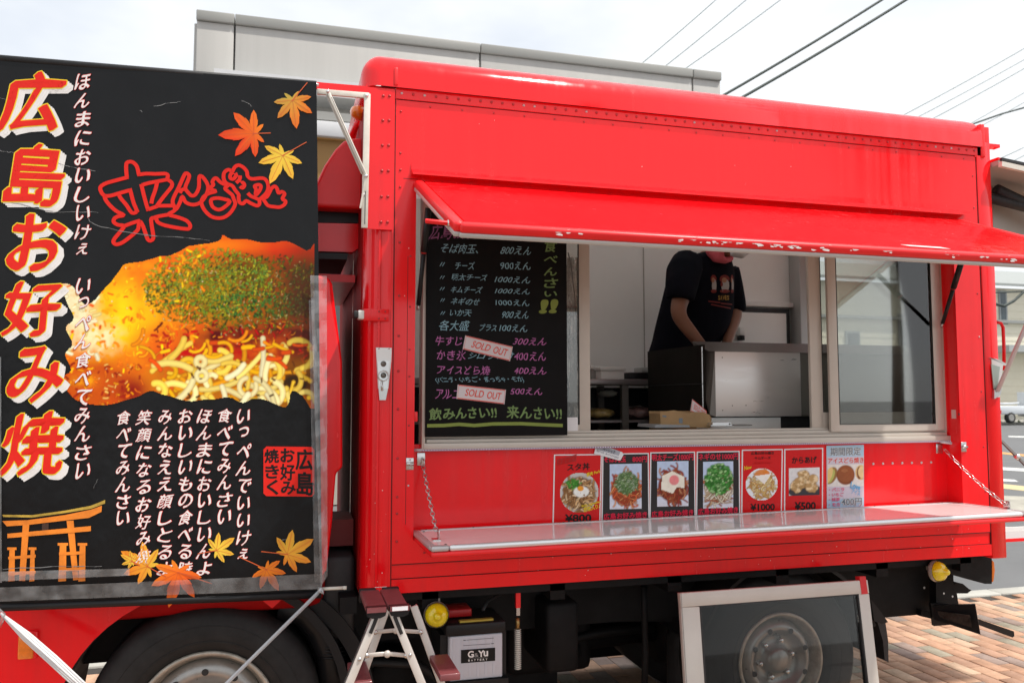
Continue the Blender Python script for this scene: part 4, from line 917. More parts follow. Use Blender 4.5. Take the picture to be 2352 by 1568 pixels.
# rear post fittings: tensioner, red handle, strut and small tray gate
b = MB(); b.slab(dk([(2271, 821), (2277, 821), (2286, 912), (2296, 912), (2299, 880), (2304, 838), (2320, 841), (2318, 838), (2290, 824)], 2.99), .006, STEEL); o = b.build('corner_latch', parent=T)
b = MB(); b.slab(dk([(2277, 836), (2297, 842), (2292, 888), (2283, 893)], 2.984), .004, mat('greenish_zinc', (.4, .48, .44), .35, metal=.4)); b.slab(dk([(2284, 895), (2302, 884), (2299, 906), (2284, 916)], 2.98), .012, CHROME); b.build('latch_cup', parent=o)
MB().tube([D(2291, 898, 2.98), D(2352, 758, 2.9), D(2375, 705, 2.87)], .0095, mat('pale_plastic_rod', (.62, .55, .55), .3), 10).build('prop_rod', parent=T)
MB().tube(dk([(2290, 740), (2299, 742), (2304, 752), (2306, 800), (2306, 850)], 3.2), .008, RED, 8).build('grab_handle', parent=T)
b = MB(); g0, g1 = G(2300, 1237, .87), 0
b.box(XE+.02, 4.2, 3.06, 3.22, .862, .872, mat('tray_grey', (.45, .44, .43), .5, metal=.2)); b.box(XE+.02, 4.2, 3.05, 3.06, .858, .872, RED); b.box(XE+.02, 4.2, 3.22, 3.235, .862, .890, WHP); b.build('rear_tray', parent=T)
MB().bar(D(2300, 1012, 3.2), D(2375, 1088, 3.1), .012, .008, DSTEEL).tube([D(2333, 1045, 3.15), D(2340, 1052, 3.15)], .014, SILV, 8).build('tray_strut', parent=T)
# battery in its tray
bt0, bt1 = D(1033, 1462, 3.03), D(1159, 1550, 3.03)
bx0, bx1, bz0, bz1 = bt0.x, bt1.x-.008, bt1.z-.005, bt0.z
b = MB(); b.box(bx0, bx1, 3.03, 3.22, bz0, bz1, mat('battery_white', (.52, .53, .58), .35), bev=.005)
for i in range(6): b.box(bx0+.012+i*(bx1-bx0-.02)/6, bx0+.020+i*(bx1-bx0-.02)/6, 3.0285, 3.032, bz0+.01, bz1-.01, mat('battery_white', (.5, .5, .5)))
bat = b.build('battery', parent=T)
b = MB(); b.box(bx0-.015, bx1+.012, 3.025, 3.235, bz1+.001, bz1+.045, BLKP, bev=.006); b.box(bx0+.04, bx0+.17, 3.04, 3.06, bz1+.0455, bz1+.052, mat('sticker_yellow', (.5, .38, .05), .5)); b.box(bx0-.03, bx0-.005, 3.06, 3.25, bz0-.03, bz1, BLKP); b.box(bx1+.005, bx1+.022, 3.06, 3.25, bz0-.03, bz1, BLKP); b.box(bx0-.03, bx1+.02, 3.02, 3.25, bz0-.03, bz0-.002, BLKP)
b.box(bx0-.0, bx0+.1, 3.1, 3.2, bz1+.05, bz1+.08, mat('terminal_cover_red', (.4, .01, .01), .4), bev=.005); b.tube([(bx1-.06, 3.1, bz1+.07), (bx1-.03, 3.15, bz1+.09), (bx1+.05, 3.2, bz1+.11)], .007, BLK, 8); b.build('battery_tray', parent=T)
P = Print(); bl_ = lambda x, y: N(920+x/3.92, 1640+y/3.92, 3.0275)
P.poly([bl_(1645, 1122), bl_(2035, 1092), bl_(2035, 942), bl_(1645, 970)], I_BLK)
bq = lambda x0, y0, x1, y1, s=-.07: [bl_(x0, y1), bl_(x1, y1+s*(x1-x0)), bl_(x1, y0+s*(x1-x0)), bl_(x0, y0)]
P.text('G', bq(1725, 985, 1788, 1055), I_WHT, .03, lift=.001); P.text('&', bq(1795, 1005, 1845, 1050), mat('ink_grey', (.3, .29, .28), .5), lift=.001); P.text('Y', bq(1845, 978, 1905, 1048), I_WHT, .03, lift=.001); P.text('u', bq(1905, 985, 1950, 1040), I_WHT, .03, lift=.001)
for i, c in enumerate('BATTERY'): P.text(c, bq(1728+i*33, 1078-i*2.2, 1746+i*33, 1100-i*2.2), I_WHT, .012, lift=.001)
P.line([bl_(1710, 858), bl_(2020, 834)], .0012, I_BLK); P.line([bl_(1672, 920), bl_(1978, 900)], .0012, I_BLK); P.line([bl_(1672, 860), bl_(1700, 858)], .002, I_BLK); P.line([bl_(1990, 898), bl_(2020, 896)], .002, I_BLK); P.line([bl_(1730, 1064), bl_(1950, 1050)], .0008, mat('ink_grey', (.3, .29, .28), .5), lift=.001)
P.build('lettering', bat)
# coiled air hose with red strap
b = MB(); a, c = D(1189, 1445, 3.08), D(1189, 1534, 3.08)
for i in range(20): z = a.z+(c.z-a.z)*i/19; b.lathe([(.010, -.0022), (.0145, 0), (.010, .0022)], (a.x, 3.08, z), (0, 0, 1), CREAMP, 12)
o = b.build('coiled_hose', parent=T)
MB().tube([a, c], .010, mat('hose_grey', (.35, .33, .3), .5), 10).tube([a, D(1189, 1418, 3.08)], .009, mat('brass', (.35, .22, .08), .35, metal=.8), 8).build('fitting', parent=o)
b = MB(); q = D(1189, 1400, 3.08); b.box(q.x-.006, q.x+.008, 3.075, 3.08, q.z-.02, q.z+.03, CHROME); b.box(q.x-.009, q.x+.009, 3.07, 3.085, q.z+.01, .82, RED2); b.build('hose_strap', parent=o)
# ================================================================== BANNER
BN = thing('banner', 'black vinyl banner with red brush lettering and a noodle pancake picture, covering the cab', 'banner')
YBN = 2.95
NR = random.Random(5)
def wave(x, z):
    return (.007*math.sin(3.2*x+1.3*z+.5)+.006*math.sin(5.5*z+1.1*x)*min(1, max(0, (1.9-z)))+.010*noise.noise(Vector((x*1.5, z*1.1, 3)))+
            .008*noise.noise(Vector((x*4, z*2.2, 7)))*(.4+max(0, 1.6-z)))
def warpB(p): return (p[0], p[1]+wave(p[0], p[2]), p[2])
def b_(x, y, Y=YBN): return D(x, y, Y)
TLc, TRc, BRc, BLc = b_(-8, 130), b_(727, 190), b_(740, 1356), b_(-2, 1385)
nx, nz_ = 60, 90
vs = []; fs = []
for j in range(nz_+1):
    for i in range(nx+1):
        u, v = i/nx, j/nz_; p = (TLc*(1-u)+TRc*u)*(1-v)+(BLc*(1-u)+BRc*u)*v; vs.append(warpB(p))
for j in range(nz_):
    for i in range(nx): q = j*(nx+1)+i; fs.append((q, q+nx+1, q+nx+2, q+1))
nf = len(vs); vs += [(p[0], p[1]+.0012, p[2]) for p in vs]; fs += [(f[3]+nf, f[2]+nf, f[1]+nf, f[0]+nf) for f in fs]
me = bpy.data.meshes.new('vinyl_sheet'); me.from_pydata(vs, [], fs); me.materials.append(VINYL)
for p in me.polygons: p.use_smooth = True
link(bpy.data.objects.new('vinyl_sheet', me), BN)
# rods
MB().tube([b_(-10, 133, YBN+.012), b_(727, 193, YBN+.012)], .011, BLK, 10).tube([b_(720, 193, YBN+.012), b_(732, 196, YBN+.012)], .006, SILV, 8).build('top_rod', parent=BN)
MB().tube([b_(-30, 1395), b_(738, 1364)], .0135, BLKP, 12).build('bottom_roll', parent=BN)
MB().tube([b_(730, 1352), b_(795, 1349)], .0058, CREAMP, 10).tube([b_(788, 1349.4), b_(796, 1349)], .0064, CREAMP, 10).build('bottom_rod', parent=BN)
# print: lettering
P = Print(warp=warpB); P.lift = .0028
def cell(ch, x0, y0, x1, y1, rot=0):
    return quadY(x0, y0, x1, y1, YBN)
big = [('広', 4, 168, 138, 300), ('島', 18, 334, 146, 468), ('お', 24, 492, 144, 620), ('好', 12, 646, 138, 770), ('み', 24, 800, 142, 922), ('焼', 10, 950, 146, 1088)]
for ch, x0, y0, x1, y1 in big:
    wsh = .018; st = RNG.bit_generator.state
    for k, (dx, dy) in enumerate(((13, 11), (9, 7), (4, 3))):
        RNG.bit_generator.state = st
        P.text(ch, cell(ch, x0+dx, y0+dy, x1+dx, y1+dy), I_WHT, .014, nib=(.085, R(48), 5), ref=ch, shear=.16, wob=wsh, lift=.0003*k)
    RNG.bit_generator.state = st; P.text(ch, cell(ch, x0, y0, x1, y1), I_YEL, .017, nib=(.085, R(48), 5), ref=ch, shear=.16, wob=wsh, lift=.0012)
    RNG.bit_generator.state = st; P.text(ch, cell(ch, x0, y0, x1, y1), I_RED, .0, nib=(.085, R(48), 7), ref=ch, shear=.16, wob=wsh, lift=.0018)
def vert(s, xc, y0, pitch, size, sizes=None):
    y = y0
    for ch in s:
        if ch == ' ': y += pitch*.9; continue
        sm = ch in 'っぇ'; h = size*(.72 if sm else 1)
        if ch in 'しいくへ': pass
        st = RNG.bit_generator.state; q = quadY(xc-h*.48, y, xc+h*.48, y+h*1.02, YBN)
        P.text(ch, q, I_DRED if False else I_RED, .022, nib=(.055, R(48), 3), ref=ch, shear=.28, wob=.03, lift=.001)
        RNG.bit_generator.state = st; P.text(ch, q, I_WHT, .0, nib=(.055, R(48), 4), ref=ch, shear=.28, wob=.03, lift=.0016)
        y += pitch
vert('ほんまにおいしいけぇ', 190, 170, 43.2, 34); vert('いっぺん食べてみんさい', 191, 640, 42.3, 34)
for s, xc, y0, pt in (('いっぺんでいいけぇ', 560, 940, 39.8), ('食べてみんさい', 516, 938, 38.6), ('ほんまにおいしいんよ', 470, 940, 38.6), ('おいしいもの食べる時', 426, 940, 38.6),
                      ('みんなええ顔しとるよ', 380, 941, 38.6), ('笑顔になるお好み焼', 331, 943, 39.6), ('食べてみんさい', 284, 943, 38.4)):
    vert(s, xc, y0, pt, 31)
# outlined logo
lg = lambda pts: [b_(x*.5, y*.5) for x, y in pts]
LW_ = .0125
def smooth(pts, k=4, closed=True):
    o = []; n = len(pts)
    for i in range(n if closed else n-1):
        p0, p1, p2, p3 = [Vector(pts[j % n] if closed else pts[max(0, min(n-1, j))]) for j in (i-1, i, i+1, i+2)]
        for t in [q/k for q in range(k)]: o.append(tuple(.5*((2*p1)+(-p0+p2)*t+(2*p0-5*p1+4*p2-p3)*t*t+(-p0+3*p1-3*p2+p3)*t**3)))
    if not closed: o.append(tuple(pts[-1]))
    return o
lA = lambda pts: [N(270+x/2.987, 440+y/2.987, YBN) for x, y in pts]
lB = lambda pts: [N(480+x/3.537, 440+y/3.537, YBN) for x, y in pts]
for cv, cl, L_ in (
 (lA, 1, [(62, 310), (110, 275), (200, 248), (290, 224), (292, 222), (286, 150), (290, 100), (318, 86), (350, 95), (380, 130), (396, 196), (398, 198), (460, 190), (540, 192), (625, 190), (648, 205), (646, 238), (680, 265), (682, 300), (640, 355), (600, 405), (560, 460), (562, 468), (640, 468), (700, 470), (718, 490), (700, 515), (655, 545), (740, 570), (810, 598), (842, 635), (836, 665), (800, 670), (700, 655), (610, 635), (560, 610), (545, 580), (505, 580), (508, 640), (518, 700), (522, 750), (500, 772), (475, 762), (455, 710), (430, 640), (405, 605), (395, 640), (385, 680), (320, 740), (250, 790), (200, 804), (175, 785), (185, 755), (230, 700), (268, 645), (215, 635), (178, 610), (185, 580), (215, 562), (265, 550), (200, 515), (140, 460), (104, 410), (100, 385), (75, 360)]),
 (lA, 0, [(98, 385), (150, 382), (220, 362), (318, 334), (322, 336), (350, 440), (382, 518), (380, 522), (336, 530), (290, 465), (240, 405), (222, 372)]),
 (lA, 0, [(646, 240), (560, 256), (480, 272), (422, 290), (420, 293), (446, 400), (474, 498), (478, 500), (560, 472)]), (lA, 0, [(556, 262), (540, 330), (515, 400), (505, 450)]),
 (lA, 0, [(270, 645), (340, 618), (408, 598)]), (lA, 0, [(500, 585), (560, 562), (660, 545)]),
 (lB, 1, [(75, 520), (85, 470), (140, 360), (195, 240), (220, 222), (245, 245), (235, 290), (205, 370), (235, 420), (270, 452), (310, 440), (345, 370), (348, 270), (365, 250), (400, 280), (435, 340), (438, 400), (400, 480), (350, 530), (280, 545), (210, 520), (175, 460), (150, 520), (110, 590), (90, 560)]),
 (lB, 0, [(150, 425), (165, 395), (190, 385)]),
 (lB, 1, [(375, 545), (375, 500), (400, 460), (450, 430), (520, 410), (478, 392), (465, 370), (495, 345), (485, 315), (500, 285), (525, 275), (560, 310), (600, 335), (650, 345), (615, 380), (650, 415), (690, 450), (705, 490), (720, 530), (710, 570), (670, 630), (610, 675), (540, 685), (470, 665), (410, 610)]),
 (lB, 1, [(468, 510), (490, 485), (545, 480), (600, 490), (665, 515), (600, 580), (545, 598), (490, 570)]),
 (lB, 1, [(600, 260), (610, 215), (650, 190), (690, 205), (705, 180), (725, 155), (760, 145), (805, 168), (840, 210), (848, 255), (890, 285), (1000, 278), (1045, 310), (1060, 370), (1040, 430), (990, 480), (970, 500), (970, 540), (945, 560), (880, 535), (835, 510), (800, 538), (765, 525), (755, 480), (755, 445), (720, 400), (690, 355), (640, 335), (610, 305)]),
 (lB, 0, [(720, 225), (730, 250), (700, 285), (670, 275), (672, 240), (700, 215)]), (lB, 0, [(770, 250), (765, 290), (730, 325)]), (lB, 0, [(780, 330), (800, 322), (815, 350), (795, 378), (770, 360)]),
 (lB, 1, [(920, 360), (960, 345), (985, 362), (968, 410), (930, 450), (935, 395)]), (lB, 0, [(850, 430), (880, 460), (925, 480), (970, 500)]),
 (lB, 1, [(1045, 470), (1075, 420), (1092, 385), (1125, 362), (1150, 385), (1165, 430), (1200, 418), (1228, 440), (1205, 490), (1238, 515), (1225, 550), (1180, 575), (1120, 572), (1060, 560), (1030, 525), (1008, 485)])):
    P.line(cv(smooth(L_, 4, closed=bool(cl))), LW_, I_RED, closed=bool(cl))
# red seal
sq = [(605, 1032), (612, 1025), (716, 1026), (722, 1032), (722, 1134), (716, 1140), (612, 1139), (605, 1133)]
P.poly([b_(*q) for q in sq], I_RED)
for ch, x0, y0, x1, y1 in (('広', 680, 1032, 718, 1078), ('島', 682, 1084, 720, 1136), ('お', 645, 1030, 676, 1060), ('好', 644, 1066, 677, 1102), ('み', 646, 1106, 678, 1134), ('焼', 608, 1032, 640, 1062), ('き', 610, 1068, 640, 1098), ('く', 614, 1102, 638, 1134)):
    P.text(ch, quadY(x0, y0, x1, y1, YBN), I_BLK, .028, lift=.0008, wob=.012)
P.build('lettering', BN)
# maple leaves
LEAFM = print_mat('leaf_print', .4)
def leaf(cx, cy, r, rot, cols, name='maple_leaf_print', stem=None):
    lob = [(0, 1.0), (48, .82), (-48, .82), (92, .66), (-92, .66), (138, .38), (-138, .38)]; out = []
    ang = sorted(lob, key=lambda q: q[0]); ln = []
    for i, (a, l) in enumerate(ang):
        a2, l2 = ang[(i+1) % len(ang)]; nxt = a2 if i < len(ang)-1 else a2+360
        for s_ in (-1, 1): pass
        ln += [(a-21, l*.46), (a-16, l*.62), (a-15, l*.59), (a-8, l*.82), (a, l), (a+8, l*.82), (a+15, l*.59), (a+16, l*.62), (a+21, l*.46)]
        mid = (a+nxt)/2; ln.append((mid, .27 if i < len(ang)-1 else .10))
    pts = [(cx+r*l*math.sin(R(a+rot)), cy-r*l*math.cos(R(a+rot))) for a, l in ln]
    c = [np.array(q) for q in cols]; V = [b_(cx, cy)]+[b_(*q) for q in pts]; V = [warpB((p.x, p.y-.0045, p.z)) for p in V]
    F = [(0, i+1, (i+1) % len(pts)+1) for i in range(len(pts))]
    me = bpy.data.meshes.new(name); me.from_pydata(V, [], F); ca = me.color_attributes.new('print', 'FLOAT_COLOR', 'POINT')
    cl = []
    for k, (a, l) in enumerate([(0, 0)]+ln):
        t = .5-.5*math.cos(R(a+40)) if k else .5; g = c[0]*(1-t)+c[1]*t; g = g*(1-l*.5)+c[2]*l*.5 if k else c[0]*.5+c[1]*.5; cl += list(np.clip(g*NR.uniform(.85, 1.1), 0, 1))+[1]
    ca.data.foreach_set('color', cl); me.materials.append(LEAFM); link(bpy.data.objects.new(name, me), BN)
    Q = Print(warp=warpB); Q.lift = .0052; vm = mat('leaf_vein', (.62, .10, .02), .4)
    for a, l in lob[:5]: Q.line([b_(cx, cy), b_(cx+r*l*.85*math.sin(R(a+rot)), cy-r*l*.85*math.cos(R(a+rot)))], .0012, vm)
    e = stem or (cx-r*.7*math.sin(R(rot)), cy+r*.7*math.cos(R(rot))); Q.line([b_(cx, cy), b_(*e)], .003, vm); Q.build('leaf_vein', BN)
YE, OR, RE, GR = (.80, .58, .06), (.85, .25, .02), (.75, .04, .01), (.42, .45, .08)
leaf(672, 232, 66, 172, (OR, GR, RE), stem=(706, 192)); leaf(583, 308, 82, -92+0, (RE, OR, RE), stem=(622, 307)); leaf(650, 358, 72, 205, (YE, YE, OR), stem=(704, 328))
leaf(340, 1298, 70, -60, (OR, YE, OR)); leaf(410, 1312, 84, 195, (RE, OR, OR), stem=(488, 1338)); leaf(498, 1262, 50, 55, (YE, YE, OR), stem=(455, 1270)); 
leaf(612, 1306, 56, 150, (OR, OR, RE), stem=(548, 1276)); leaf(660, 1272, 70, 60, (YE, OR, RE), stem=(600, 1265)); leaf(305, 1286, 30, -60, (YE, YE, OR))
# torii gate print
img_t = mat('gate_orange', (.80, .22, .015), .4, var=.3, vscale=14); img_y = mat('gate_gold', (.45, .30, .04), .4, var=.4, vscale=30)
Q = Print(warp=warpB); Q.lift = .003
def tp(pts, m, l=0): Q.poly([b_(x*.5, 784+y*.5) for x, y in pts], m, l)
def tstrip(top, bot, m, l=0):
    for i in range(len(top)-1): tp([top[i], top[i+1], bot[i+1], bot[i]], m, l)
tstrip([(15, 793), (150, 795), (300, 775), (420, 752), (485, 726)], [(20, 803), (150, 806), (300, 786), (420, 766), (484, 742)], img_y, .0003)
tstrip([(15, 822), (130, 818), (300, 795), (420, 770), (470, 752)], [(35, 846), (130, 840), (300, 820), (410, 808), (468, 780)], img_t)
tp([(38, 880), (420, 845), (420, 868), (38, 900)], img_t, .0002); tp([(108, 838), (138, 834), (120, 1095), (92, 1095)], img_t, .0004); tp([(308, 822), (340, 820), (345, 870), (365, 1090), (340, 1092), (318, 900)], img_t, .0004)
for x, w_, y0 in ((48, 24, 950), (145, 18, 950), (278, 30, 930), (370, 26, 930)): tp([(x, y0), (x+w_, y0), (x+w_, 1095), (x-6, 1098)], img_t, .0006); tp([(x-10, y0-8), (x+w_+8, y0-8), (x+w_+8, y0+4), (x-10, y0+4)], img_t, .0007)
for y in (985, 1058): tp([(42, y), (168, y-10), (168, y+4), (42, y+12)], img_t, .0008); tp([(275, y-20), (392, y-26), (392, y-12), (275, y-6)], img_t, .0008)
tp([(196, 835), (226, 832), (226, 880), (196, 882)], mat('gate_plaque', (.05, .02, .01), .5), .0009)
Q.build('gate_print', BN)
# big food picture
def okonomiyaki():
    H, W_ = 250, 370; x0, y0, x1, y1 = 138, 540, 722, 938
    yy, xx = np.mgrid[0:H, 0:W_]; u = xx/(W_-1); v = yy/(H-1); X = x0+u*(x1-x0); Y = y0+v*(y1-y0)
    n1 = vnoise(H, W_, 60, 4, 1); n2 = vnoise(H, W_, 22, 4, 2); n3 = vnoise(H, W_, 8, 3, 3)
    yel, org, red_, brn, crm = [np.array(c) for c in ((.85, .52, .07), (.80, .20, .02), (.42, .03, .005), (.13, .02, .005), (.85, .74, .42))]
    def bl2(img, cx, cy, rx, ry, c, k=1., p=1.5, nz_=None):
        d = np.hypot((u-cx)/rx, (v-cy)/ry); m_ = np.clip(np.exp(-d**2*p)*k, 0, 1)
        if nz_ is not None: m_ = np.clip(m_*nz_, 0, 1)
        return lerp(img, c, m_)
    N1, N2, N3 = (n1-.5)*2, (n2-.5)*2, (n3-.5)*2
    img = np.zeros((H, W_, 3))+np.array((.72, .13, .008)); img = lerp(img, (.82, .30, .02), np.clip(.4+N2*1.3, 0, 1)*.7)
    img = bl2(img, .85, .10, .35, .16, (.62, .05, .01), .9); img = bl2(img, .60, .06, .2, .06, (.85, .28, .05), .8); img = bl2(img, .98, .25, .12, .25, (.12, .02, .01), .9)
    img = bl2(img, .26, .42, .20, .24, (.90, .46, .01), 1.2, nz_=1+N2*.6); img = bl2(img, .21, .50, .11, .17, (.98, .72, .08), 1.1, nz_=1+N2*.9); img = bl2(img, .06, .40, .08, .22, (.86, .82, .66), 1.4, nz_=1+N3*.5); img = bl2(img, .14, .60, .10, .12, (.92, .86, .62), 1.0, nz_=1+N3)
    img = bl2(img, .46, .62, .20, .12, (.86, .22, .015), 1.2, nz_=1+N2*.6); img = bl2(img, .50, .70, .16, .07, (.55, .03, .008), 1.2, nz_=1+N2); img = bl2(img, .80, .60, .34, .10, (.09, .008, .004), 1.5, nz_=1+N2*.8)
    img = bl2(img, .72, .70, .22, .06, (.42, .02, .008), 1.3, nz_=1+N2); img = bl2(img, .80, .66, .08, .05, (.78, .22, .03), .9, nz_=1+N3); img = bl2(img, .95, .74, .12, .10, (.10, .01, .005), 1.2); img = bl2(img, .12, .87, .17, .16, (.52, .11, .008), 1.6, nz_=1+N2*.5); img = bl2(img, .09, .84, .05, .04, (.85, .40, .08), .8, nz_=1+N3)
    img = bl2(img, .27, .90, .08, .10, (.22, .02, .005), 1.0)
    ge = np.clip((1-np.hypot((X-575)/250, (Y-668)/96))*3.0, 0, 1); gc = (1-np.clip((X-420)/230, 0, 1))[..., None]; dk = np.array((.035, .028, .008)); lt = np.array((.28, .26, .03)); tint = lt*gc+dk*(1-gc); tint = tint*(1+.8*N2[..., None]); mk = (ge*np.clip(.72+.9*N1*.5, 0, .95))[..., None]; img = img*(1-mk)+np.clip(tint, 0, 1)*mk
    def reg(a, b):
        X_, Y_ = x0+a*(x1-x0), y0+b*(y1-y0); return math.hypot((X_-555)/235, (Y_-672)/90) < 1.0
    def regL(a, b):
        X_, Y_ = x0+a*(x1-x0), y0+b*(y1-y0); return math.hypot((X_-470)/150, (Y_-650)/80) < 1.0
    strokes(img, 1500, 4, reg, (1.5, 5), (.8, 1.8), [(.16, .20, .03), (.08, .13, .02), (.30, .32, .05), (.03, .09, .03), (.02, .03, .01)], edge=(.03, .03, .0), curl=.2)
    strokes(img, 800, 24, regL, (1.5, 5), (.9, 2.2), [(.36, .38, .06), (.50, .48, .10), (.20, .30, .05), (.14, .30, .08)], edge=(.10, .09, .01), curl=.2)
    strokes(img, 380, 14, lambda a, b: math.hypot((x0+a*(x1-x0)-590)/120, (y0+b*(y1-y0)-700)/30) < 1, (1.5, 4), (.9, 1.8), [(.04, .20, .06), (.10, .28, .07), (.02, .05, .01)], edge=(.01, .02, .0), curl=.2)
    strokes(img, 190, 5, lambda a, b: reg(a, b-.04), (1.5, 5), (.5, .9), [(.80, .68, .18), (.9, .82, .5)], edge=(.08, .05, .01), curl=.3)
    strokes(img, 240, 66, lambda a, b: a < .55 and (b < .78), (2, 9), (1.2, 3.5), [(.95, .55, .03), (.90, .26, .01), (1., .70, .08), (.78, .12, .01), (.95, .38, .02)], edge=(.80, .22, .01), curl=.5)
    strokes(img, 40, 67, lambda a, b: a < .14 and .2 < b < .7, (5, 14), (3, 6), [(.88, .84, .68), (.92, .88, .75), (.90, .75, .40)], edge=(.7, .45, .12), curl=.5)
    strokes(img, 120, 68, lambda a, b: a < .30 and b > .74, (2, 8), (1, 3), [(.75, .20, .01), (.85, .38, .05), (.30, .03, .005), (.95, .6, .25)], edge=(.3, .05, .0), curl=.5)
    strokes(img, 160, 69, lambda a, b: .5 < b < .74 and a > .35, (3, 10), (1, 3), [(.50, .03, .01), (.75, .12, .01), (.12, .01, .005), (.88, .35, .05)], edge=(.2, .01, .0), curl=.4)
    # noodles
    rn = lambda a, b: (b > .72+.03*math.sin(a*9) and a > .34 and b < .95)
    img = lerp(img, (.40, .15, .015), np.clip((v-.68)*10, 0, 1)*np.clip((u-.30)*9, 0, 1)*np.clip(.8+N2, 0, 1)); img = bl2(img, .92, .86, .12, .12, (.03, .015, .005), 1.2)
    strokes(img, 46, 8, rn, (18, 45), (5, 8), [(.80, .45, .06), (.70, .32, .03), (.88, .58, .14)], edge=(.30, .09, .01), curl=.45, ang=(-.8, .8))
    strokes(img, 34, 9, rn, (25, 80), (6.5, 9.5), [(.93, .76, .32), (.95, .84, .52), (.90, .66, .20)], edge=(.40, .15, .02), curl=.55, ang=(-1.0, 1.0))
    strokes(img, 16, 39, lambda a, b: .80 < b < .92 and .5 < a < .8, (30, 70), (7, 9), [(.95, .90, .70), (.95, .86, .58)], edge=(.45, .2, .03), curl=.6)
    strokes(img, 22, 29, lambda a, b: .60 < b < .72 and a > .25, (12, 34), (3, 7), [(.86, .32, .03), (.70, .12, .01), (.92, .5, .08)], edge=(.25, .02, .0), curl=.3, ang=(-.6, .6))
    strokes(img, 30, 49, lambda a, b: .72 < b < .97 and a > .4, (2, 7), (1, 2.4), [(.05, .02, .005), (.10, .03, .01)], edge=(.1, .03, .0), curl=.3)
    strokes(img, 60, 59, lambda a, b: b > .15, (1, 2), (.7, 1.2), [(1., .92, .75), (1., .95, .85)], edge=(.7, .3, .1), curl=.3)
    lum = img.mean(-1, keepdims=True); img = np.clip(lum+(img-lum)*1.25, 0, 1)*1.0; img[..., 2] *= .8; img = bl2(img, .97, .40, .14, .34, (.07, .02, .008), .8)
    k_ = img.copy(); img[1:-1, 1:-1] = .5*k_[1:-1, 1:-1]+.125*(k_[:-2, 1:-1]+k_[2:, 1:-1]+k_[1:-1, :-2]+k_[1:-1, 2:])
    poly = [(138, 655), (165, 657), (192, 700), (232, 662), (262, 622), (276, 604), (320, 598), (352, 588), (380, 586), (418, 564), (440, 562), (492, 552), (500, 538), (520, 548), (556, 549), (600, 556), (660, 556), (702, 575), (730, 585), (730, 925), (690, 908), (668, 900), (654, 937), (610, 922), (575, 915), (548, 926), (516, 914), (470, 918), (415, 920), (360, 906), (334, 900), (300, 914), (262, 926), (215, 930), (172, 920), (146, 888), (138, 868), (160, 850), (148, 815), (162, 790), (150, 755), (166, 730), (152, 700)]
    jit = (vnoise(H, W_, 22, 2, 11)-.5)*6; poly = smooth(poly, 4)
    al = inpoly(X+jit, Y+jit, poly).astype(float)
    picture('food_picture', img, [b_(x0, y1), b_(x1, y1), b_(x1, y0), b_(x0, y0)], BN, al, lift=.0020, warp=warpB)
okonomiyaki()
# clear film: bottom strip, right strip with loose film over the cab corner
def filmsheet(name, pts, m, lift, n=14, crump=.002):
    (bl, br, tr, tl) = [b_(*q) for q in pts]; V = []; F = []
    for j in range(n+1):
        for i in range(n+1):
            u, v = i/n, j/n; p = (bl*(1-u)+br*u)*(1-v)+(tl*(1-u)+tr*u)*v; q = warpB((p.x, p.y-lift-crump*abs(noise.noise(Vector((p.x*18, p.z*9, 1)))), p.z)); V.append(q)
    for j in range(n):
        for i in range(n): a = j*(n+1)+i; F.append((a, a+1, a+n+2, a+n+1))
    me = bpy.data.meshes.new(name); me.from_pydata(V, [], F); me.materials.append(m); link(bpy.data.objects.new(name, me), BN)
filmsheet('clear_film', [(0, 1378), (740, 1350), (738, 1316), (0, 1346)], FILMW, .009, 30)
filmsheet('clear_film', [(0, 1332), (300, 1318), (300, 1302), (0, 1310)], FILM, .008, 20)
filmsheet('clear_film', [(722, 1335), (742, 1335), (722, 690), (709, 690)], FILMW, .010, 20)
filmsheet('clear_film', [(-4, 1335), (8, 1335), (5, 820), (-4, 820)], FILMW, .009, 14)
filmsheet('clear_film', [(736, 1345), (752, 1318), (750, 636), (712, 634)], FILM, .016, 40, .012)
cr = mat('crease_grey', (.20, .20, .20), .6); Q = Print(warp=warpB); Q.lift = .0038
for pts in ([(0, 345), (25, 350), (40, 352)], [(120, 370), (170, 385), (218, 392)], [(0, 458), (60, 472), (120, 485), (225, 487)], [(0, 225), (20, 232), (8, 250)], [(352, 243), (400, 236), (415, 233)], [(330, 540), (420, 545), (480, 552)], [(200, 500), (230, 520), (340, 540)], [(322, 252), (326, 258)], [(555, 232), (568, 238), (578, 246)], [(8, 1305), (120, 1300), (235, 1298)], [(215, 1120), (225, 1100)], [(640, 1380*.9), (660, 1236)]):
    k = smooth(pts, 5, closed=False); k = [(x+NR.uniform(-1.5, 1.5), y+NR.uniform(-1.5, 1.5)) for x, y in k]
    for a, c in zip(k, k[1:]): Q.line([b_(*a), b_(*c)], NR.uniform(.0005, .0024), cr)
Q.build('creases', BN)
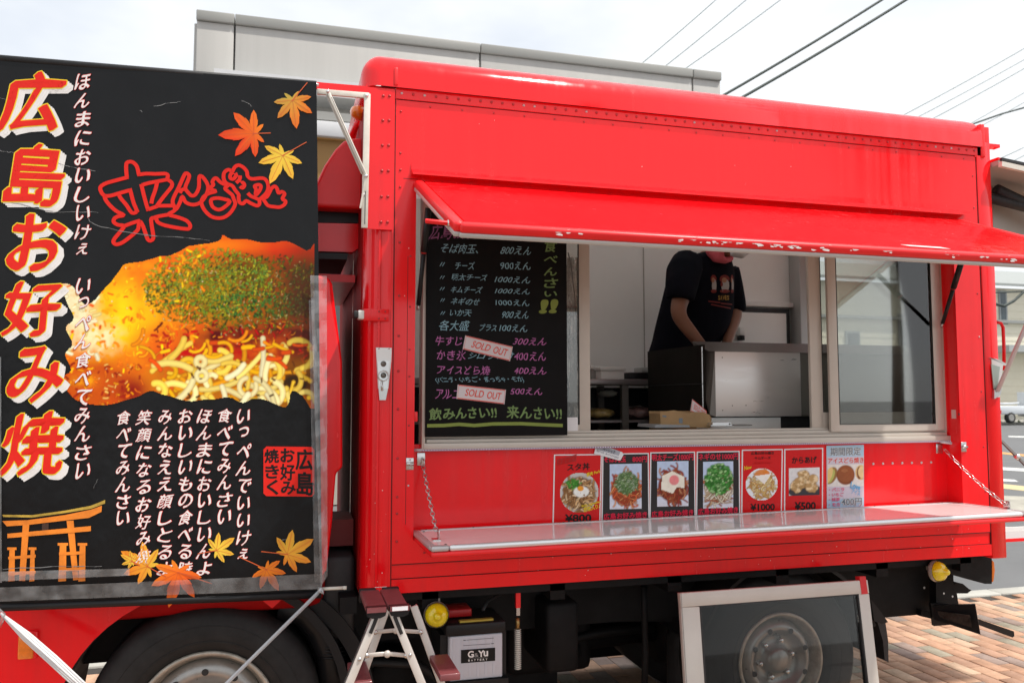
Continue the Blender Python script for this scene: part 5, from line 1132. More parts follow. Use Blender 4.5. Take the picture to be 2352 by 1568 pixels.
# tying cords
def cord(name, pts, r, m, lb, flat=None):
    tag(MB().tube([D(*p) for p in pts], r, m, 8).build(name), lb, 'cord')
CW = mat('white_cord', (.62, .62, .62), .6, bump=.2, bscale=200); CG = mat('grey_cord', (.50, .52, .54), .5, bump=.2, bscale=200)
tr_ = MB(); 
k1 = [D(738, 1352, 2.94), D(520, 1568, 2.85), D(440, 1650, 2.82)]
b = MB(); b.tube([k1[0], k1[1], k1[2]], .0055, CG, 8).tube([k1[0]+Vector((.004, .004, -.004)), k1[1]+Vector((.006, 0, 0)), k1[2]], .003, CW, 6).tube([D(738, 1352, 2.935), D(741, 1362, 2.93), D(733, 1358, 2.93), D(738, 1350, 2.935)], .006, CG, 8)
tag(b.build('tie_cord'), 'thin pale cord pulled taut from the banner\'s lower right corner past the front wheel', 'cord')
b = MB()
for k in range(5):
    o_ = (k-2)*.0042
    pts = [D(2, 1408, 2.93)+Vector((0, 0, 0)), D(60, 1462, 2.90)+Vector((o_*.9, abs(o_)*.6, o_)), D(120, 1515, 2.86)+Vector((o_*1.1, abs(o_)*.6, o_)), D(235, 1620, 2.80)+Vector((o_, 0, o_))]
    b.tube(pts, .0042, CW, 6)
b.tube([D(-4, 1400, 2.93), D(8, 1410, 2.925), D(4, 1425, 2.925), D(-4, 1440, 2.93)], .007, FILMW, 6)
tag(b.build('tie_cord'), 'thick white plastic cord running down across the red fender at lower left', 'cord')
# ================================================================== BLACKBOARD
BB = thing('blackboard', 'black menu board with hand-written prices in pale blue, pink and green chalk inside the window', 'menu board')
YK = YR-.040
def r66(x, y, Y=YK): return N(1200+x/2.24, 600+y/2.24, Y)
kx0, kx1 = r66(84, 1000).x, r66(1005, 1000).x; kz0, kz1 = r66(500, 1494).z, r66(200, 35).z
WMk = 0
box('board', (kx0, kx1, YK, YK+.010, kz0, kz1), BOARD, BB, bev=.002)
P = Print(); P.lift = .0012
def ck(s, x0, y0, x1, y1, m, sl=.03, off=.004, wob=.016):
    q = [r66(x0, y1), r66(x1, y1+sl*(x1-x0)), r66(x1, y0+sl*(x1-x0)), r66(x0, y0)]; P.text(s, q, m, off, shear=.10*(y1-y0)/(x1-x0)*2, wob=wob)
ck('広島お好み焼き', 120, 115, 600, 215, C_PUR, -.02, .01)
B0 = C_BLU
for args in (('そば肉玉、', 185, 240, 430, 302), ('800えん', 572, 256, 772, 310), ('〃', 176, 362, 206, 390), ('チーズ', 276, 358, 400, 408), ('900えん', 572, 358, 766, 408),
             ('〃', 176, 450, 206, 472), ('明太チーズ', 254, 436, 484, 480), ('1000えん', 538, 452, 766, 494), ('〃', 176, 524, 206, 546), ('キムチーズ', 250, 516, 450, 560), ('1000えん', 538, 530, 766, 566),
             ('〃', 180, 598, 206, 620), ('ネギのせ', 250, 592, 434, 638), ('1000えん', 538, 604, 760, 642), ('〃', 180, 682, 208, 704), ('いか天', 242, 668, 380, 712), ('900えん', 580, 676, 758, 726),
             ('各大盛', 176, 738, 364, 806), ('プラス', 434, 764, 546, 808), ('100えん', 566, 766, 748, 812)): ck(*args, B0)
for args in (('牛すじ', 146, 842, 320, 902), ('300えん', 658, 852, 872, 900), ('かき氷', 156, 932, 345, 998), ('400えん', 662, 944, 870, 1000), ('アイスどら焼', 160, 1032, 496, 1090), ('400えん', 660, 1042, 870, 1090), ('アルコール', 148, 1188, 420, 1250), ('500えん', 640, 1178, 844, 1222)): ck(*args, C_PNK, .02, .006)
ck('シロップ付', 362, 948, 655, 992, B0, 0); ck('(バニラ・いちご・まっちゃ・モカ)', 146, 1108, 726, 1152, B0, -.01)
ck('飲みんさい!!', 112, 1312, 540, 1388, C_GRN, -.03, .026); ck('来んさい!!', 615, 1296, 965, 1376, C_GRN, .03, .022)
for i, ch in enumerate('食べんさい'):
    y = (212, 322, 398, 468, 552)[i]; h = (84, 44, 52, 62, 34)[i]; ck(ch, 856, y, 938, y+h, C_GRN, 0, .018)
ck('!!', 838, 610, 930, 690, C_YGR, 0, .05); 
P.line([r66(x, y) for x, y in ((92, 1426), (200, 1424), (300, 1416), (400, 1424), (520, 1414), (700, 1412), (860, 1420), (975, 1424))], .013, C_YGR)
P.build('lettering', BB)
# SOLD OUT cards
CARD = mat('white_card', (.66, .60, .62), .4); CRED = mat('card_red', (.72, .06, .03), .45)
def card(lb, quad, Yc, parent=None):
    t = thing('sold_out_card', lb, 'sign card', 'sold out cards')
    bl, br, tr, tl = quad; b = MB(); b.slab([bl, br, tr, tl], .0016, CARD); b.build('card', parent=t)
    Q = Print(); Q.lift = .0008; P4 = lambda u, v: (bl*(1-u)+br*u)*(1-v)+(tl*(1-u)+tr*u)*v
    Q.line([P4(.02, .04), P4(.98, .04), P4(.98, .96), P4(.02, .96)], .0035, CRED, closed=True)
    Q.text('SOLD', [P4(.17, .28), P4(.55, .28), P4(.55, .76), P4(.17, .76)], CRED, .012, shear=.08, wob=.01); Q.text('OUT', [P4(.62, .26), P4(.91, .26), P4(.91, .74), P4(.62, .74)], CRED, .012, shear=.08, wob=.01)
    Q.build('lettering', t)
Yc = YK-.004
card('white SOLD OUT card tilted down to the right, upper of the two on the blackboard', [r66(324, 928, Yc), r66(632, 1006, Yc), r66(650, 912, Yc), r66(342, 838, Yc)], Yc)
card('white SOLD OUT card with small tilt, lower of the two on the blackboard', [r66(284, 1250, Yc), r66(596, 1286, Yc), r66(606, 1192, Yc), r66(292, 1158, Yc)], Yc)
# silver bubble sheet hanging behind the sash beside the board
BUB = mat('silver_bubble_foil', (.62, .62, .60), .25, metal=.85, bump=1.0, bscale=70)
V = []; F = []; n = 40
for j in range(n+1):
    for i in range(7):
        u = i/6; v = j/n; p = r66(1004+u*(78+18*math.sin(v*3)), 330+v*1040, YR+.09); V.append((p.x, p.y+.012*math.sin(u*9+v*6)+.008*noise.noise(Vector((u*5, v*22, 0))), p.z))
for j in range(n):
    for i in range(6): a = j*7+i; F.append((a, a+7, a+8, a+1))
me = bpy.data.meshes.new('bubble_foil'); me.from_pydata(V, [], F); me.materials.append(BUB)
tag(link(bpy.data.objects.new('bubble_foil', me)), 'silver bubble foil sheet hanging between the blackboard and the window stile', 'foil sheet')
b = MB(); b.tube([r66(1010, 300, YR+.06), r66(1030, 380, YR+.06), r66(1050, 560, YR+.06), r66(1060, 700, YR+.06)], .003, BLK, 6).tube([r66(1000, 1090, YR+.055), r66(1014, 1180, YR+.055), r66(1000, 1320, YR+.055)], .003, BLK, 6); tag(b.build('power_cable'), 'thin dark cable hanging down beside the silver foil behind the window glass', 'cable')
# ================================================================== POSTERS
YP = YR-.003
def r5(x, y, Y=YP): return N(1560+x/2.352, 1240+y/2.352, Y)
PRED = mat('poster_red', (.70, .008, .010), .25, spec=.3); PBLK = mat('poster_charcoal', (.028, .024, .024), .25, spec=.3); PWH = mat('poster_white', (.86, .85, .86), .3, spec=.3); PBLU = mat('poster_blue', (.42, .62, .78), .3, spec=.3)
def poster(lb, tl, tr, br, bl, base, border=8):
    t = thing('menu_poster', lb, 'poster', 'menu posters in a row above the counter')
    b = MB(); b.slab([r5(*bl), r5(*br), r5(*tr), r5(*tl)], .0015, PWH); b.build('sheet', parent=t)
    k = border; Q = Print(); Q.lift = .0006
    Q.poly([r5(bl[0]+k, bl[1]-2), r5(br[0]-k, br[1]-2), r5(tr[0]-k, tr[1]+k), r5(tl[0]+k, tl[1]+k)], base)
    return t, Q
def q5(x0, y0, x1, y1, s=-.02): d = s*(x1-x0); return [r5(x0, y1), r5(x1, y1+d), r5(x1, y0+d), r5(x0, y0)]
def food(kind, H=46, W_=34, seed=1):
    yy, xx = np.mgrid[0:H, 0:W_]; u = xx/(W_-1); v = yy/(H-1); n1 = vnoise(H, W_, 8, 3, seed); n2 = vnoise(H, W_, 4, 2, seed+5); al = np.ones((H, W_)); S = max(H, W_)/46
    r = np.hypot(u-.5, (v-.5)*H/W_)
    if kind in ('soba', 'cheese', 'negi'):
        img = np.zeros((H, W_, 3))+np.array((.50, .60, .78)); img = lerp(img, (.75, .72, .78), np.clip(v*1.6-.7, 0, 1))
        d = np.hypot((u-.5)/.50, (v-.56)/.36)
        base = {'soba': (.35, .06, .02), 'cheese': (.16, .02, .01), 'negi': (.50, .38, .26)}[kind]
        img = lerp(img, base, np.clip((1-d)*9, 0, 1)); reg = lambda a, b: math.hypot((a-.5)/.50, (b-.56)/.36) < .97
        strokes(img, 130, seed, reg, (4*S, 12*S), (.9*S, 1.4*S), {'soba': [(.65, .12, .04), (.75, .3, .12), (.4, .04, .02)], 'cheese': [(.45, .10, .04), (.30, .03, .02), (.6, .25, .12)], 'negi': [(.78, .7, .55), (.6, .42, .25), (.8, .74, .62), (.45, .12, .06)]}[kind], curl=.5)
        if kind == 'soba': strokes(img, 420, seed+1, lambda a, b: math.hypot((a-.52)/.34, (b-.42)/.23) < 1, (1.5*S, 3*S), (.8, 1.2), [(.16, .30, .09), (.32, .46, .22), (.5, .58, .42), (.10, .2, .06)], edge=(.06, .12, .04))
        if kind == 'negi': strokes(img, 300, seed+1, lambda a, b: math.hypot((a-.5)/.42, (b-.37)/.32) < 1, (1.2*S, 2.5*S), (1.4*S, 2.2*S), [(.06, .30, .04), (.14, .45, .10), (.03, .18, .02), (.35, .6, .25)], edge=(.02, .10, .01))
        if kind == 'cheese':
            m_ = inpoly(u, v, [(.16, .32), (.48, .22), (.88, .36), (.88, .60), (.62, .58), (.5, .72), (.12, .62)]); img = lerp(img, (.85, .78, .66), m_*1.0); m2 = np.clip((1-np.hypot((u-.54)/.17, (v-.42)/.12))*6, 0, 1); img = lerp(img, (.80, .18, .20), m2*(.8+.2*n1))
    elif kind == 'bowl':
        img = np.zeros((H, W_, 3))+np.array((.55, .53, .50)); al = (np.hypot(u-.5, v-.5) < .5).astype(float); img = lerp(img, (.16, .08, .03), np.clip((.44-np.hypot(u-.5, v-.52))*14, 0, 1)); rg = lambda a, b: math.hypot(a-.5, b-.52) < .42
        strokes(img, 110, seed, rg, (3*S, 9*S), (1.4*S, 2.6*S), [(.42, .22, .09), (.60, .38, .18), (.30, .14, .05), (.68, .5, .3)], edge=(.10, .04, .01), curl=.5)
        strokes(img, 60, seed+1, lambda a, b: math.hypot((a-.34)/.18, (b-.28)/.11) < 1, (2, 4), (1.5, 2.5), [(.06, .28, .03), (.12, .4, .06)], edge=(.02, .1, .01))
        img = lerp(img, (.85, .85, .80), np.clip((1-np.hypot((u-.55)/.22, (v-.48)/.15))*5, 0, 1)*(n1 > .38)); img = lerp(img, (.85, .33, .03), np.clip((1-np.hypot((u-.53)/.09, (v-.40)/.07))*5, 0, 1))
    elif kind == 'plate':
        img = np.zeros((H, W_, 3))+np.array((.78, .80, .82)); al = (np.hypot(u-.5, v-.5) < .5).astype(float); rg = lambda a, b: math.hypot(a-.5, (b-.52)) < .39
        strokes(img, 170, seed, rg, (4*S, 10*S), (1.1*S, 1.8*S), [(.75, .55, .22), (.62, .38, .12), (.80, .68, .36), (.5, .25, .08)], edge=(.35, .18, .05), curl=.5)
        img = lerp(img, (.72, .24, .06), np.clip((1-np.hypot((u-.52)/.26, (v-.18)/.15))*5, 0, 1)*(.7+.5*n1)); img = lerp(img, (.88, .82, .76), inpoly(u, v, [(.28, .24), (.80, .18), (.58, .50)])*1.0)
    elif kind == 'karaage':
        img = np.zeros((H, W_, 3))+np.array((.72, .70, .70)); img = lerp(img, (.05, .05, .055), np.clip((1-np.hypot((u-.55)/.62, (v-.86)/.26))*8, 0, 1)); img = lerp(img, (.50, .33, .16), 0*u)
        for cx, cy, rr_ in ((.25, .66, .22), (.48, .30, .21), (.46, .52, .22), (.72, .68, .23), (.80, .42, .16), (.34, .5, .18)):
            d = np.hypot((u-cx), (v-cy)*H/W_)/rr_+.5*(n1-.5); m_ = np.clip((1-d)*7, 0, 1); img = lerp(img, (.16, .08, .03), np.clip((1.1-d)*7, 0, 1)*.5); c = np.zeros(img.shape)+np.array((.50, .30, .12)); c = lerp(c, (.76, .58, .34), np.clip((n2-.42)*4+(cy-v)*1.3, 0, 1)); img = img*(1-m_[..., None])+c*m_[..., None]
    elif kind == 'dora':
        img = np.zeros((H, W_, 3))+np.array((.70, .66, .62)); 
        def ell(cx, cy, rx, ry, c, rot=0):
            nonlocal img
            du, dv = u-cx, v-cy; a = du*math.cos(rot)+dv*math.sin(rot); b_2 = -du*math.sin(rot)+dv*math.cos(rot); m_ = np.clip((1-np.hypot(a/rx, b_2/ry))*8, 0, 1); img = lerp(img, np.array(c), m_)
        ell(.10, .50, .17, .42, (.30, .16, .05), .2); ell(.10, .52, .09, .34, (.45, .45, .12), .2); ell(.03, .5, .10, .42, (.72, .5, .2), .2); ell(.93, .38, .17, .36, (.62, .40, .16)); ell(.88, .4, .07, .3, (.20, .07, .03)); ell(.97, .36, .13, .30, (.75, .55, .28)); ell(.50, .48, .27, .48, (.22, .06, .02)); ell(.50, .44, .24, .40, (.28, .085, .03)); ell(.47, .28, .10, .08, (.36, .13, .05))
    return np.clip(img*(1.05+.2*n2[..., None]), 0, 1), al
def pic(kind, t, x0, y0, x1, y1, H=60, seed=1, s=-.02):
    W_ = int(H*(x1-x0)/(y1-y0)); img, al = food(kind, H, W_, seed); bl, br, tr, tl = q5(x0, y0, x1, y1, s); picture('food_picture', img, [bl, br, tr, tl], t, al, lift=.0012)
t, Q = poster('red poster with round rice bowl photo, 800 yen, leftmost of the row', (118, 188), (445, 185), (434, 672), (107, 690), PRED)
Q.text('スタ丼', q5(208, 252, 360, 300, -.05), I_BLK, .022, lift=.001); Q.text('数量限定!!', [r5(142, 262), r5(262, 235), r5(268, 195), r5(146, 225)], I_DRED, .03, lift=.001); Q.poly([r5(140, 262), r5(270, 232), r5(272, 186), r5(136, 224)], mat('tape_dark_red', (.45, .01, .01), .3), .0005)
Q.text('¥800', q5(195, 598, 370, 648, -.02), I_BLK, .03, lift=.001); Q.text('豚肉 Pork', [r5(340, 340), r5(432, 312), r5(430, 288), r5(338, 314)], I_YEL, .03, lift=.003); Q.text('With vegetables', [r5(304, 554), r5(434, 520), r5(432, 500), r5(302, 534)], I_YEL, .03, lift=.003); Q.text('野菜入り♪', [r5(320, 582), r5(430, 552), r5(428, 522), r5(318, 552)], I_YEL, .03, lift=.003)
pic('bowl', t, 155, 312, 424, 590, 70, 3); Q.build('lettering', t)
for lb, x0, x1, top, bot, kind, title, px0, py0, px1, py1, sd_ in (
    ('charcoal poster with green-topped noodle pancake photo, 800 yen, beside the rice bowl poster', 448, 766, 182, 662, 'soba', 'そば肉玉 800円', 498, 254, 716, 562, 5),
    ('charcoal poster with white cheese and pink roe pancake photo, 1000 yen', 776, 1082, 173, 646, 'cheese', '明太チーズ1000円', 822, 236, 1036, 544, 8),
    ('charcoal poster with spring onion heaped pancake photo, 1000 yen', 1094, 1387, 168, 628, 'negi', 'ネギのせ1000円', 1136, 238, 1342, 556, 9)):
    t, Q = poster(lb, (x0, top), (x1, top-5), (x1+4, bot-14), (x0-6, bot), PBLK)
    d = 12
    if kind == 'soba': Q.text('そば肉玉', q5(x0+10, top+20, x0+160, top+60), I_PNK, .03, lift=.001); Q.text('800円', q5(x0+206, top+20, x1-14, top+58), I_PNK, .03, lift=.001)
    else: Q.text(title, q5(x0+10, top+14, x1-12, top+58), I_PNK, .03, lift=.001)
    Q.text('広島お好み焼き', q5(x0+8, bot-70, x1-14, bot-28, -.05), I_PNK, .035, lift=.001)
    pic(kind, t, px0, py0, px1, py1, 62, sd_); Q.build('lettering', t)
t, Q = poster('red poster with round plate of noodles and cheese and yellow New mark, 1000 yen', (1402, 155), (1682, 150), (1675, 600), (1397, 612), PRED)
Q.text('広島お好み焼き', q5(1464, 170, 1620, 190), I_BLK, .022, lift=.001); Q.text('キムチーズ', q5(1488, 202, 1598, 222), I_BLK, .022, lift=.001); Q.text('Kimchi&Cheese', q5(1480, 236, 1604, 254), I_DRED, .01, lift=.001, shear=.2); Q.text('New', [r5(1416, 296), r5(1466, 284), r5(1468, 262), r5(1418, 268)], I_YEL, .02, lift=.001); Q.text('¥1000', q5(1462, 526, 1624, 570), I_BLK, .03, lift=.001)
pic('plate', t, 1424, 282, 1648, 506, 60, 4); Q.build('lettering', t)
t, Q = poster('red poster with golden fried chicken photo, 500 yen', (1692, 150), (1958, 142), (1956, 580), (1690, 596), PRED)
Q.text('からあげ', q5(1744, 205, 1912, 250), I_BLK, .026, lift=.001); Q.text('¥500', q5(1764, 514, 1904, 566), I_BLK, .03, lift=.001); pic('karaage', t, 1722, 282, 1932, 470, 46, 6, -.03); Q.build('lettering', t)
t, Q = poster('pale blue poster with brown pancake sweets, 400 yen, rightmost of the row', (1980, 128), (2235, 122), (2236, 565), (1984, 580), PBLU, 0)
Q.poly([r5(1982, 500), r5(2235, 480), r5(2235, 200), r5(1981, 205)], mat('poster_lilac', (.66, .60, .68), .3, spec=.3), .0003)
INKG = mat('ink_slate', (.16, .20, .24), .4)
Q.text('期間限定', q5(2006, 142, 2212, 196), I_WHT, .06, ref='期間限定', lift=.0008); Q.text('期間限定', q5(2006, 142, 2212, 196), INKG, .018, lift=.0012); Q.text('アイスどら焼き', q5(1990, 212, 2232, 250), I_WHT, .06, ref='アイスどら焼き', lift=.0008); Q.text('アイスどら焼き', q5(1990, 212, 2232, 250), I_RED, .02, lift=.0012)
for i, s in enumerate(('・バニラ', '・いちご', '・抹茶', '・モカ')): Q.text(s, q5(1994, 416+i*34, 1994+(104, 98, 74, 74)[i], 440+i*34, -.03), mat('ink_pink', (.72, .10, .22), .4), .03, lift=.0035)
Q.text('Love', [r5(2140, 415), r5(2204, 430), r5(2210, 398), r5(2146, 372)], mat('ink_sky', (.12, .42, .72), .4), .03, lift=.0035); Q.text('アイス', [r5(2146, 452), r5(2204, 470), r5(2210, 436), r5(2152, 420)], mat('ink_sky', (.12, .42, .72), .4), .02, lift=.0035)
Q.text('400円', q5(2080, 486, 2218, 536), I_WHT, .07, ref='400円', lift=.0028); Q.text('400円', q5(2080, 486, 2218, 536), INKG, .012, lift=.0035)
pic('dora', t, 1986, 258, 2232, 408, 44, 2); Q.build('lettering', t)
# small laminated sticker over the second poster
t = thing('laminated_tag', 'small tilted clear laminated tag above the second poster', 'tag')
Yt = YP-.007; b = MB(); b.slab([r5(*q, Yt) for q in ((392, 182), (558, 228), (572, 228), (594, 188), (584, 172), (420, 114), (408, 116))], .0015, PWH); b.build('sheet', parent=t)
Q = Print(); Q.lift = .0006; Q.poly([r5(*q, Yt) for q in ((406, 152), (560, 196), (572, 168), (418, 122))], mat('tag_grey', (.42, .44, .50), .35)); Q.text('ベーシック', [r5(448, 160, Yt), r5(530, 186, Yt), r5(538, 164, Yt), r5(454, 142, Yt)], I_BLK, .02, lift=.001); Q.text('初めての方、迷ったらまずは肉玉', [r5(408, 168, Yt), r5(556, 218, Yt), r5(560, 204, Yt), r5(412, 154, Yt)], INKG, .01, lift=.001); Q.build('lettering', t)
# blank white card where the small square label sticks to the sash
box('blank_label', (D(1299, 970, YS2-.003).x, D(1327, 970, YS2-.003).x, YS2-.004, YS2-.0005, D(1313, 995, YS2).z, D(1313, 958, YS2).z), PWH, T)
# ================================================================== INSIDE THE TRUCK
def r8(x, y, Y): return N(1600+x/2.614, 700+y/2.614, Y)
# griddle housing
t = thing('griddle', 'stainless steel griddle housing with bare metal back plate facing the window', 'griddle')
YG = 3.32
a0, a1 = r8(1248, 838, YG), r8(1908, 1330, YG)
xl, xr = r8(1205, 1000, YG).x, 3.0
zt = r8(1500, 772, YG+.12).z
BLKSTEEL = mat('matte_black_steel', (.014, .012, .010), .75, spec=.1, var=.3, vscale=6)  # even near-black steel with almost no gloss
b = MB(); b.box(a1.x+.0, xr, YG+.01, YG+.6, a1.z-.0, a0.z+.0, DSTEEL); b.box(a0.x-.0, a1.x, YG+.012, YG+.6, a1.z+.01, a0.z-.002, BLKSTEEL)
b.slab([(xl, YG-.0, a0.z), (xr, YG, a0.z), (xr, YG+.12, zt), (xl-.02, YG+.12, zt)], .01, mat('hood_steel', (.12, .11, .10), .4, metal=.6), (0, .4, -.3))
b.slab([(xl, YG+.0, a1.z+.01), (a0.x, YG+.0, a1.z), (a0.x, YG, a0.z), (xl-.012, YG+.12, zt)], .01, DSTEEL); b.build('hood', parent=t)
b = MB(); b.box(a0.x, a1.x, YG, YG+.010, a1.z, a0.z, STEEL, bev=.002)
for q in ((1305, 885), (1382, 1250), (1485, 1248), (1308, 1285)): b.rivet(r8(*q, YG-.0005), .003, DSTEEL)
b.build('back_plate', parent=t)
b = MB(); b.box(xl-.015, xl-.003, YG+.03, YG+.62, a1.z, zt-.02, mat('matte_black_steel', (.014, .012, .010), .75, spec=.1, var=.3, vscale=6)); b.box(xl-.019, xl-.016, YG+.03, YG+.035, a1.z, zt-.03, CHROME); b.box(xl-.020, xl-.0155, YG+.03, YG+.62, r8(1000, 1082, YG).z-.002, r8(1000, 1082, YG).z+.002, BLK); b.build('side_panel', parent=t)
b = MB(); b.box(a0.x-.03, a1.x-.1, YG+.02, YG+.5, a1.z-.1, a1.z-.005, WHP); b.box(a1.x-.1, xr, YG+.05, YG+.5, a1.z-.1, a1.z-.005, BLK); b.build('stand', parent=t)
# back worktop with shelf
t = thing('work_table', 'steel work table with open shelf against the far wall of the kitchen', 'work table')
Yw = 3.95; zt = r8(500, 1048, Yw).z; xw0, xw1 = .5, 2.25
b = MB(); b.box(xw0, xw1, Yw, 4.34, zt-.03, zt, mat('table_steel', (.34, .30, .30), .35, metal=.8), bev=.003); b.build('table_top', parent=t)
box('shelf', (xw0, xw1, Yw+.02, 4.34, r8(500, 1362, Yw).z-.012, r8(500, 1362, Yw).z), mat('table_steel', (.3, .3, .3)), t)
for x in (r8(575, 1200, Yw).x, xw0+.02, xw1-.04):
    for y in (Yw+.01, 4.30): box('leg', (x-.018, x+.018, y, y+.03, .87, zt-.031), DSTEEL, t)
box('back_panel', (xw0, xw1, 4.345, 4.36, .87, zt-.04), BLKP, t)
def bxthing(name, lb, cat, x0, y0, x1, y1, Y, dep, m, lid=None, group=None):
    t = thing(name, lb, cat, group); p, q = r8(x0, y1, Y), r8(x1, y0, Y); box('body', (p.x, q.x, Y, Y+dep, zt if p.z < zt+.03 else p.z, q.z), m, t, bev=.003)
    if lid: box('lid', (p.x-.008, q.x+.008, Y-.008, Y+dep+.008, q.z+.001, q.z+.02), lid, t, bev=.003)
    return t
bxthing('food_container', 'white lidded box on the work table, the biggest one', 'container', 385, 985, 560, 1045, 4.0, .18, WHP, WHP, 'containers on the work table')
bxthing('food_container', 'dull grey low box on the work table left of the white box', 'container', 312, 975, 380, 1045, 4.08, .18, mat('grey_box', (.3, .29, .27), .5), WHP, 'containers on the work table')
bxthing('food_container', 'black tray on the work table behind the person', 'container', 600, 1000, 800, 1045, 4.1, .18, BLKP, None, 'containers on the work table')
bxthing('food_container', 'translucent white tub on the work table just left of the person', 'container', 690, 960, 760, 1000, 4.22, .1, mat('frosted_tub', (.45, .45, .43), .4), None, 'containers on the work table')
def bag(lb, x0, y0, x1, y1, Y, m):
    p, q = r8(x0, y1, Y), r8(x1, y0, Y); b = bmesh.new(); bmesh.ops.create_icosphere(b, subdivisions=3, radius=1)
    for v in b.verts:
        n_ = v.co.copy(); k = 1+.22*noise.noise(n_*2.2+Vector((x0, 0, 0))); v.co = Vector(((p.x+q.x)/2+n_.x*k*(q.x-p.x)/2, Y+.12+n_.y*k*.11, max(p.z, (p.z+q.z)/2+n_.z*k*(q.z-p.z)/2)))
    mb = MB(); mb.merge(b, m, smooth=True); tag(mb.build('food_bag'), lb, 'bag', 'bags on the shelf')
NOOD = mat('bagged_noodles', (.42, .30, .10), .15, coat=1, var=.5, vscale=35, bump=.6, bscale=50)
bag('bag of yellow noodles on the lower shelf at the left', 318, 1265, 540, 1355, 4.0, NOOD); bag('clear bag with reddish contents on the lower shelf beside the apron', 610, 1250, 830, 1360, 4.0, mat('bagged_red', (.25, .15, .14), .15, coat=1, var=.6, vscale=25, bump=.6, bscale=40)); bag('pale plastic bag catching light behind the table leg', 445, 1130, 545, 1185, 4.1, mat('pale_bag', (.75, .75, .65), .3, coat=.6))
# cardboard box with a spare card, trays on the sill
t = thing('cardboard_box', 'open brown cardboard box just inside the window below the griddle', 'cardboard box')
CB = mat('cardboard', (.38, .24, .11), .7, var=.15, vscale=12); Yb = 3.24
b = MB(); b.slab([r8(838, 1400, Yb), r8(1205, 1420, Yb), r8(1195, 1315, Yb), r8(1160, 1300, Yb), r8(1075, 1298, Yb), r8(1060, 1308, Yb), r8(940, 1285, Yb), r8(832, 1298, Yb)], .006, CB); b.slab([r8(1205, 1420, Yb), r8(1214, 1390, Yb+.06), r8(1214, 1340, Yb+.06), r8(1195, 1315, Yb)], .006, CB, (1, 0, 0)); q0, q1 = r8(838, 1400, Yb), r8(1205, 1420, Yb)
b.box(q0.x, q1.x, Yb+.007, Yb+.12, q0.z-.03, q0.z-.02, CB); b.box(q0.x, q0.x+.005, Yb+.007, Yb+.12, q0.z-.02, q0.z+.05, CB); b.box(q0.x, q1.x, Yb+.115, Yb+.12, q0.z-.02, q0.z+.06, CB); b.build('box_walls', parent=t)
Q = Print(); Q.lift = .0005; Q.poly([r8(975, 1345, Yb), r8(1003, 1345, Yb), r8(1003, 1385, Yb), r8(975, 1382, Yb)], INKG); Q.poly([r8(850, 1322, Yb), r8(880, 1326, Yb), r8(880, 1340, Yb), r8(850, 1336, Yb)], INKG); Q.build('print_marks', t)
card('spare SOLD OUT card standing in the cardboard box under the griddle', [r8(1062, 1290, Yb+.02), r8(1190, 1350, Yb+.02), r8(1185, 1290, Yb+.02), r8(1078, 1200, Yb+.02)], Yb)
tag(MB().slab([r8(790, 1418, 3.2), r8(1060, 1415, 3.2), r8(1052, 1398, 3.2), r8(800, 1392, 3.2)], .18, mat('tray_plastic', (.32, .33, .34), .35)).build('tray'), 'grey plastic tray lying on the window sill inside', 'tray')
tag(MB().slab([r8(1215, 1404, 3.2), r8(1380, 1402, 3.2), r8(1366, 1378, 3.2), r8(1236, 1378, 3.2)], .10, SILV).rivet(r8(1225, 1392, 3.199), .004, DSTEEL).rivet(r8(1362, 1390, 3.199), .004, DSTEEL).build('metal_bracket_plate'), 'small bright metal plate with two screws lying on the sill under the griddle', 'metal plate')
tag(MB().slab([r8(1400, 1404, 3.2), r8(1535, 1402, 3.2), r8(1528, 1394, 3.2), r8(1430, 1396, 3.2)], .06, DSTEEL).build('scraper'), 'dark flat scraper lying on the sill at the right of the metal plate', 'utensil')
t = thing('dispenser', 'small white and black dispenser mounted on the far hatch behind the griddle', 'dispenser')
p, q = r8(1432, 755, 4.3), r8(1470, 655, 4.3)
box('body', (p.x, q.x, 4.29, 4.334, p.z+.03, q.z), WHP, t, bev=.004); box('black_tank', (p.x+.004, q.x-.004, 4.285, 4.33, p.z, p.z+.0295), BLKP, t, bev=.004)
# ================================================================== PERSON
PS = thing('person', 'person in dark T-shirt with cartoon print, pink towel and white mask, bending over the griddle', 'person')
SKIN = mat('skin', (.24, .105, .06), .5, var=.08, vscale=20); SHIRT = mat('navy_cotton', (.005, .0055, .010), .9, spec=.1, var=.15, vscale=30, bump=.5, bscale=9); APR = mat('dark_apron', (.022, .018, .015), .75, bump=.4, bscale=8, var=.2)
def skinned(name, verts, edges, m, parent, sub=2, root=0):
    """verts: (point, rx, ry)"""
    me = bpy.data.meshes.new(name); me.from_pydata([tuple(v[0]) for v in verts], edges, []); me.materials.append(m)
    o = link(bpy.data.objects.new(name, me), parent)
    sk = o.modifiers.new('skin', 'SKIN'); sk.use_smooth_shade = True; sk.branch_smoothing = .6
    if not me.skin_vertices: 
        bpy.context.view_layer.objects.active = o
    for i, v in enumerate(verts):
        s_ = me.skin_vertices[0].data[i]; s_.radius = (v[1], v[2]); s_.use_root = (i == root)
    su = o.modifiers.new('sub', 'SUBSURF'); su.levels = sub; su.render_levels = sub
    bpy.context.view_layer.update()
    dg = bpy.context.evaluated_depsgraph_get(); me2 = bpy.data.meshes.new_from_object(o.evaluated_get(dg)); o.modifiers.clear(); o.data = me2
    for p in me2.polygons: p.use_smooth = True
    return o
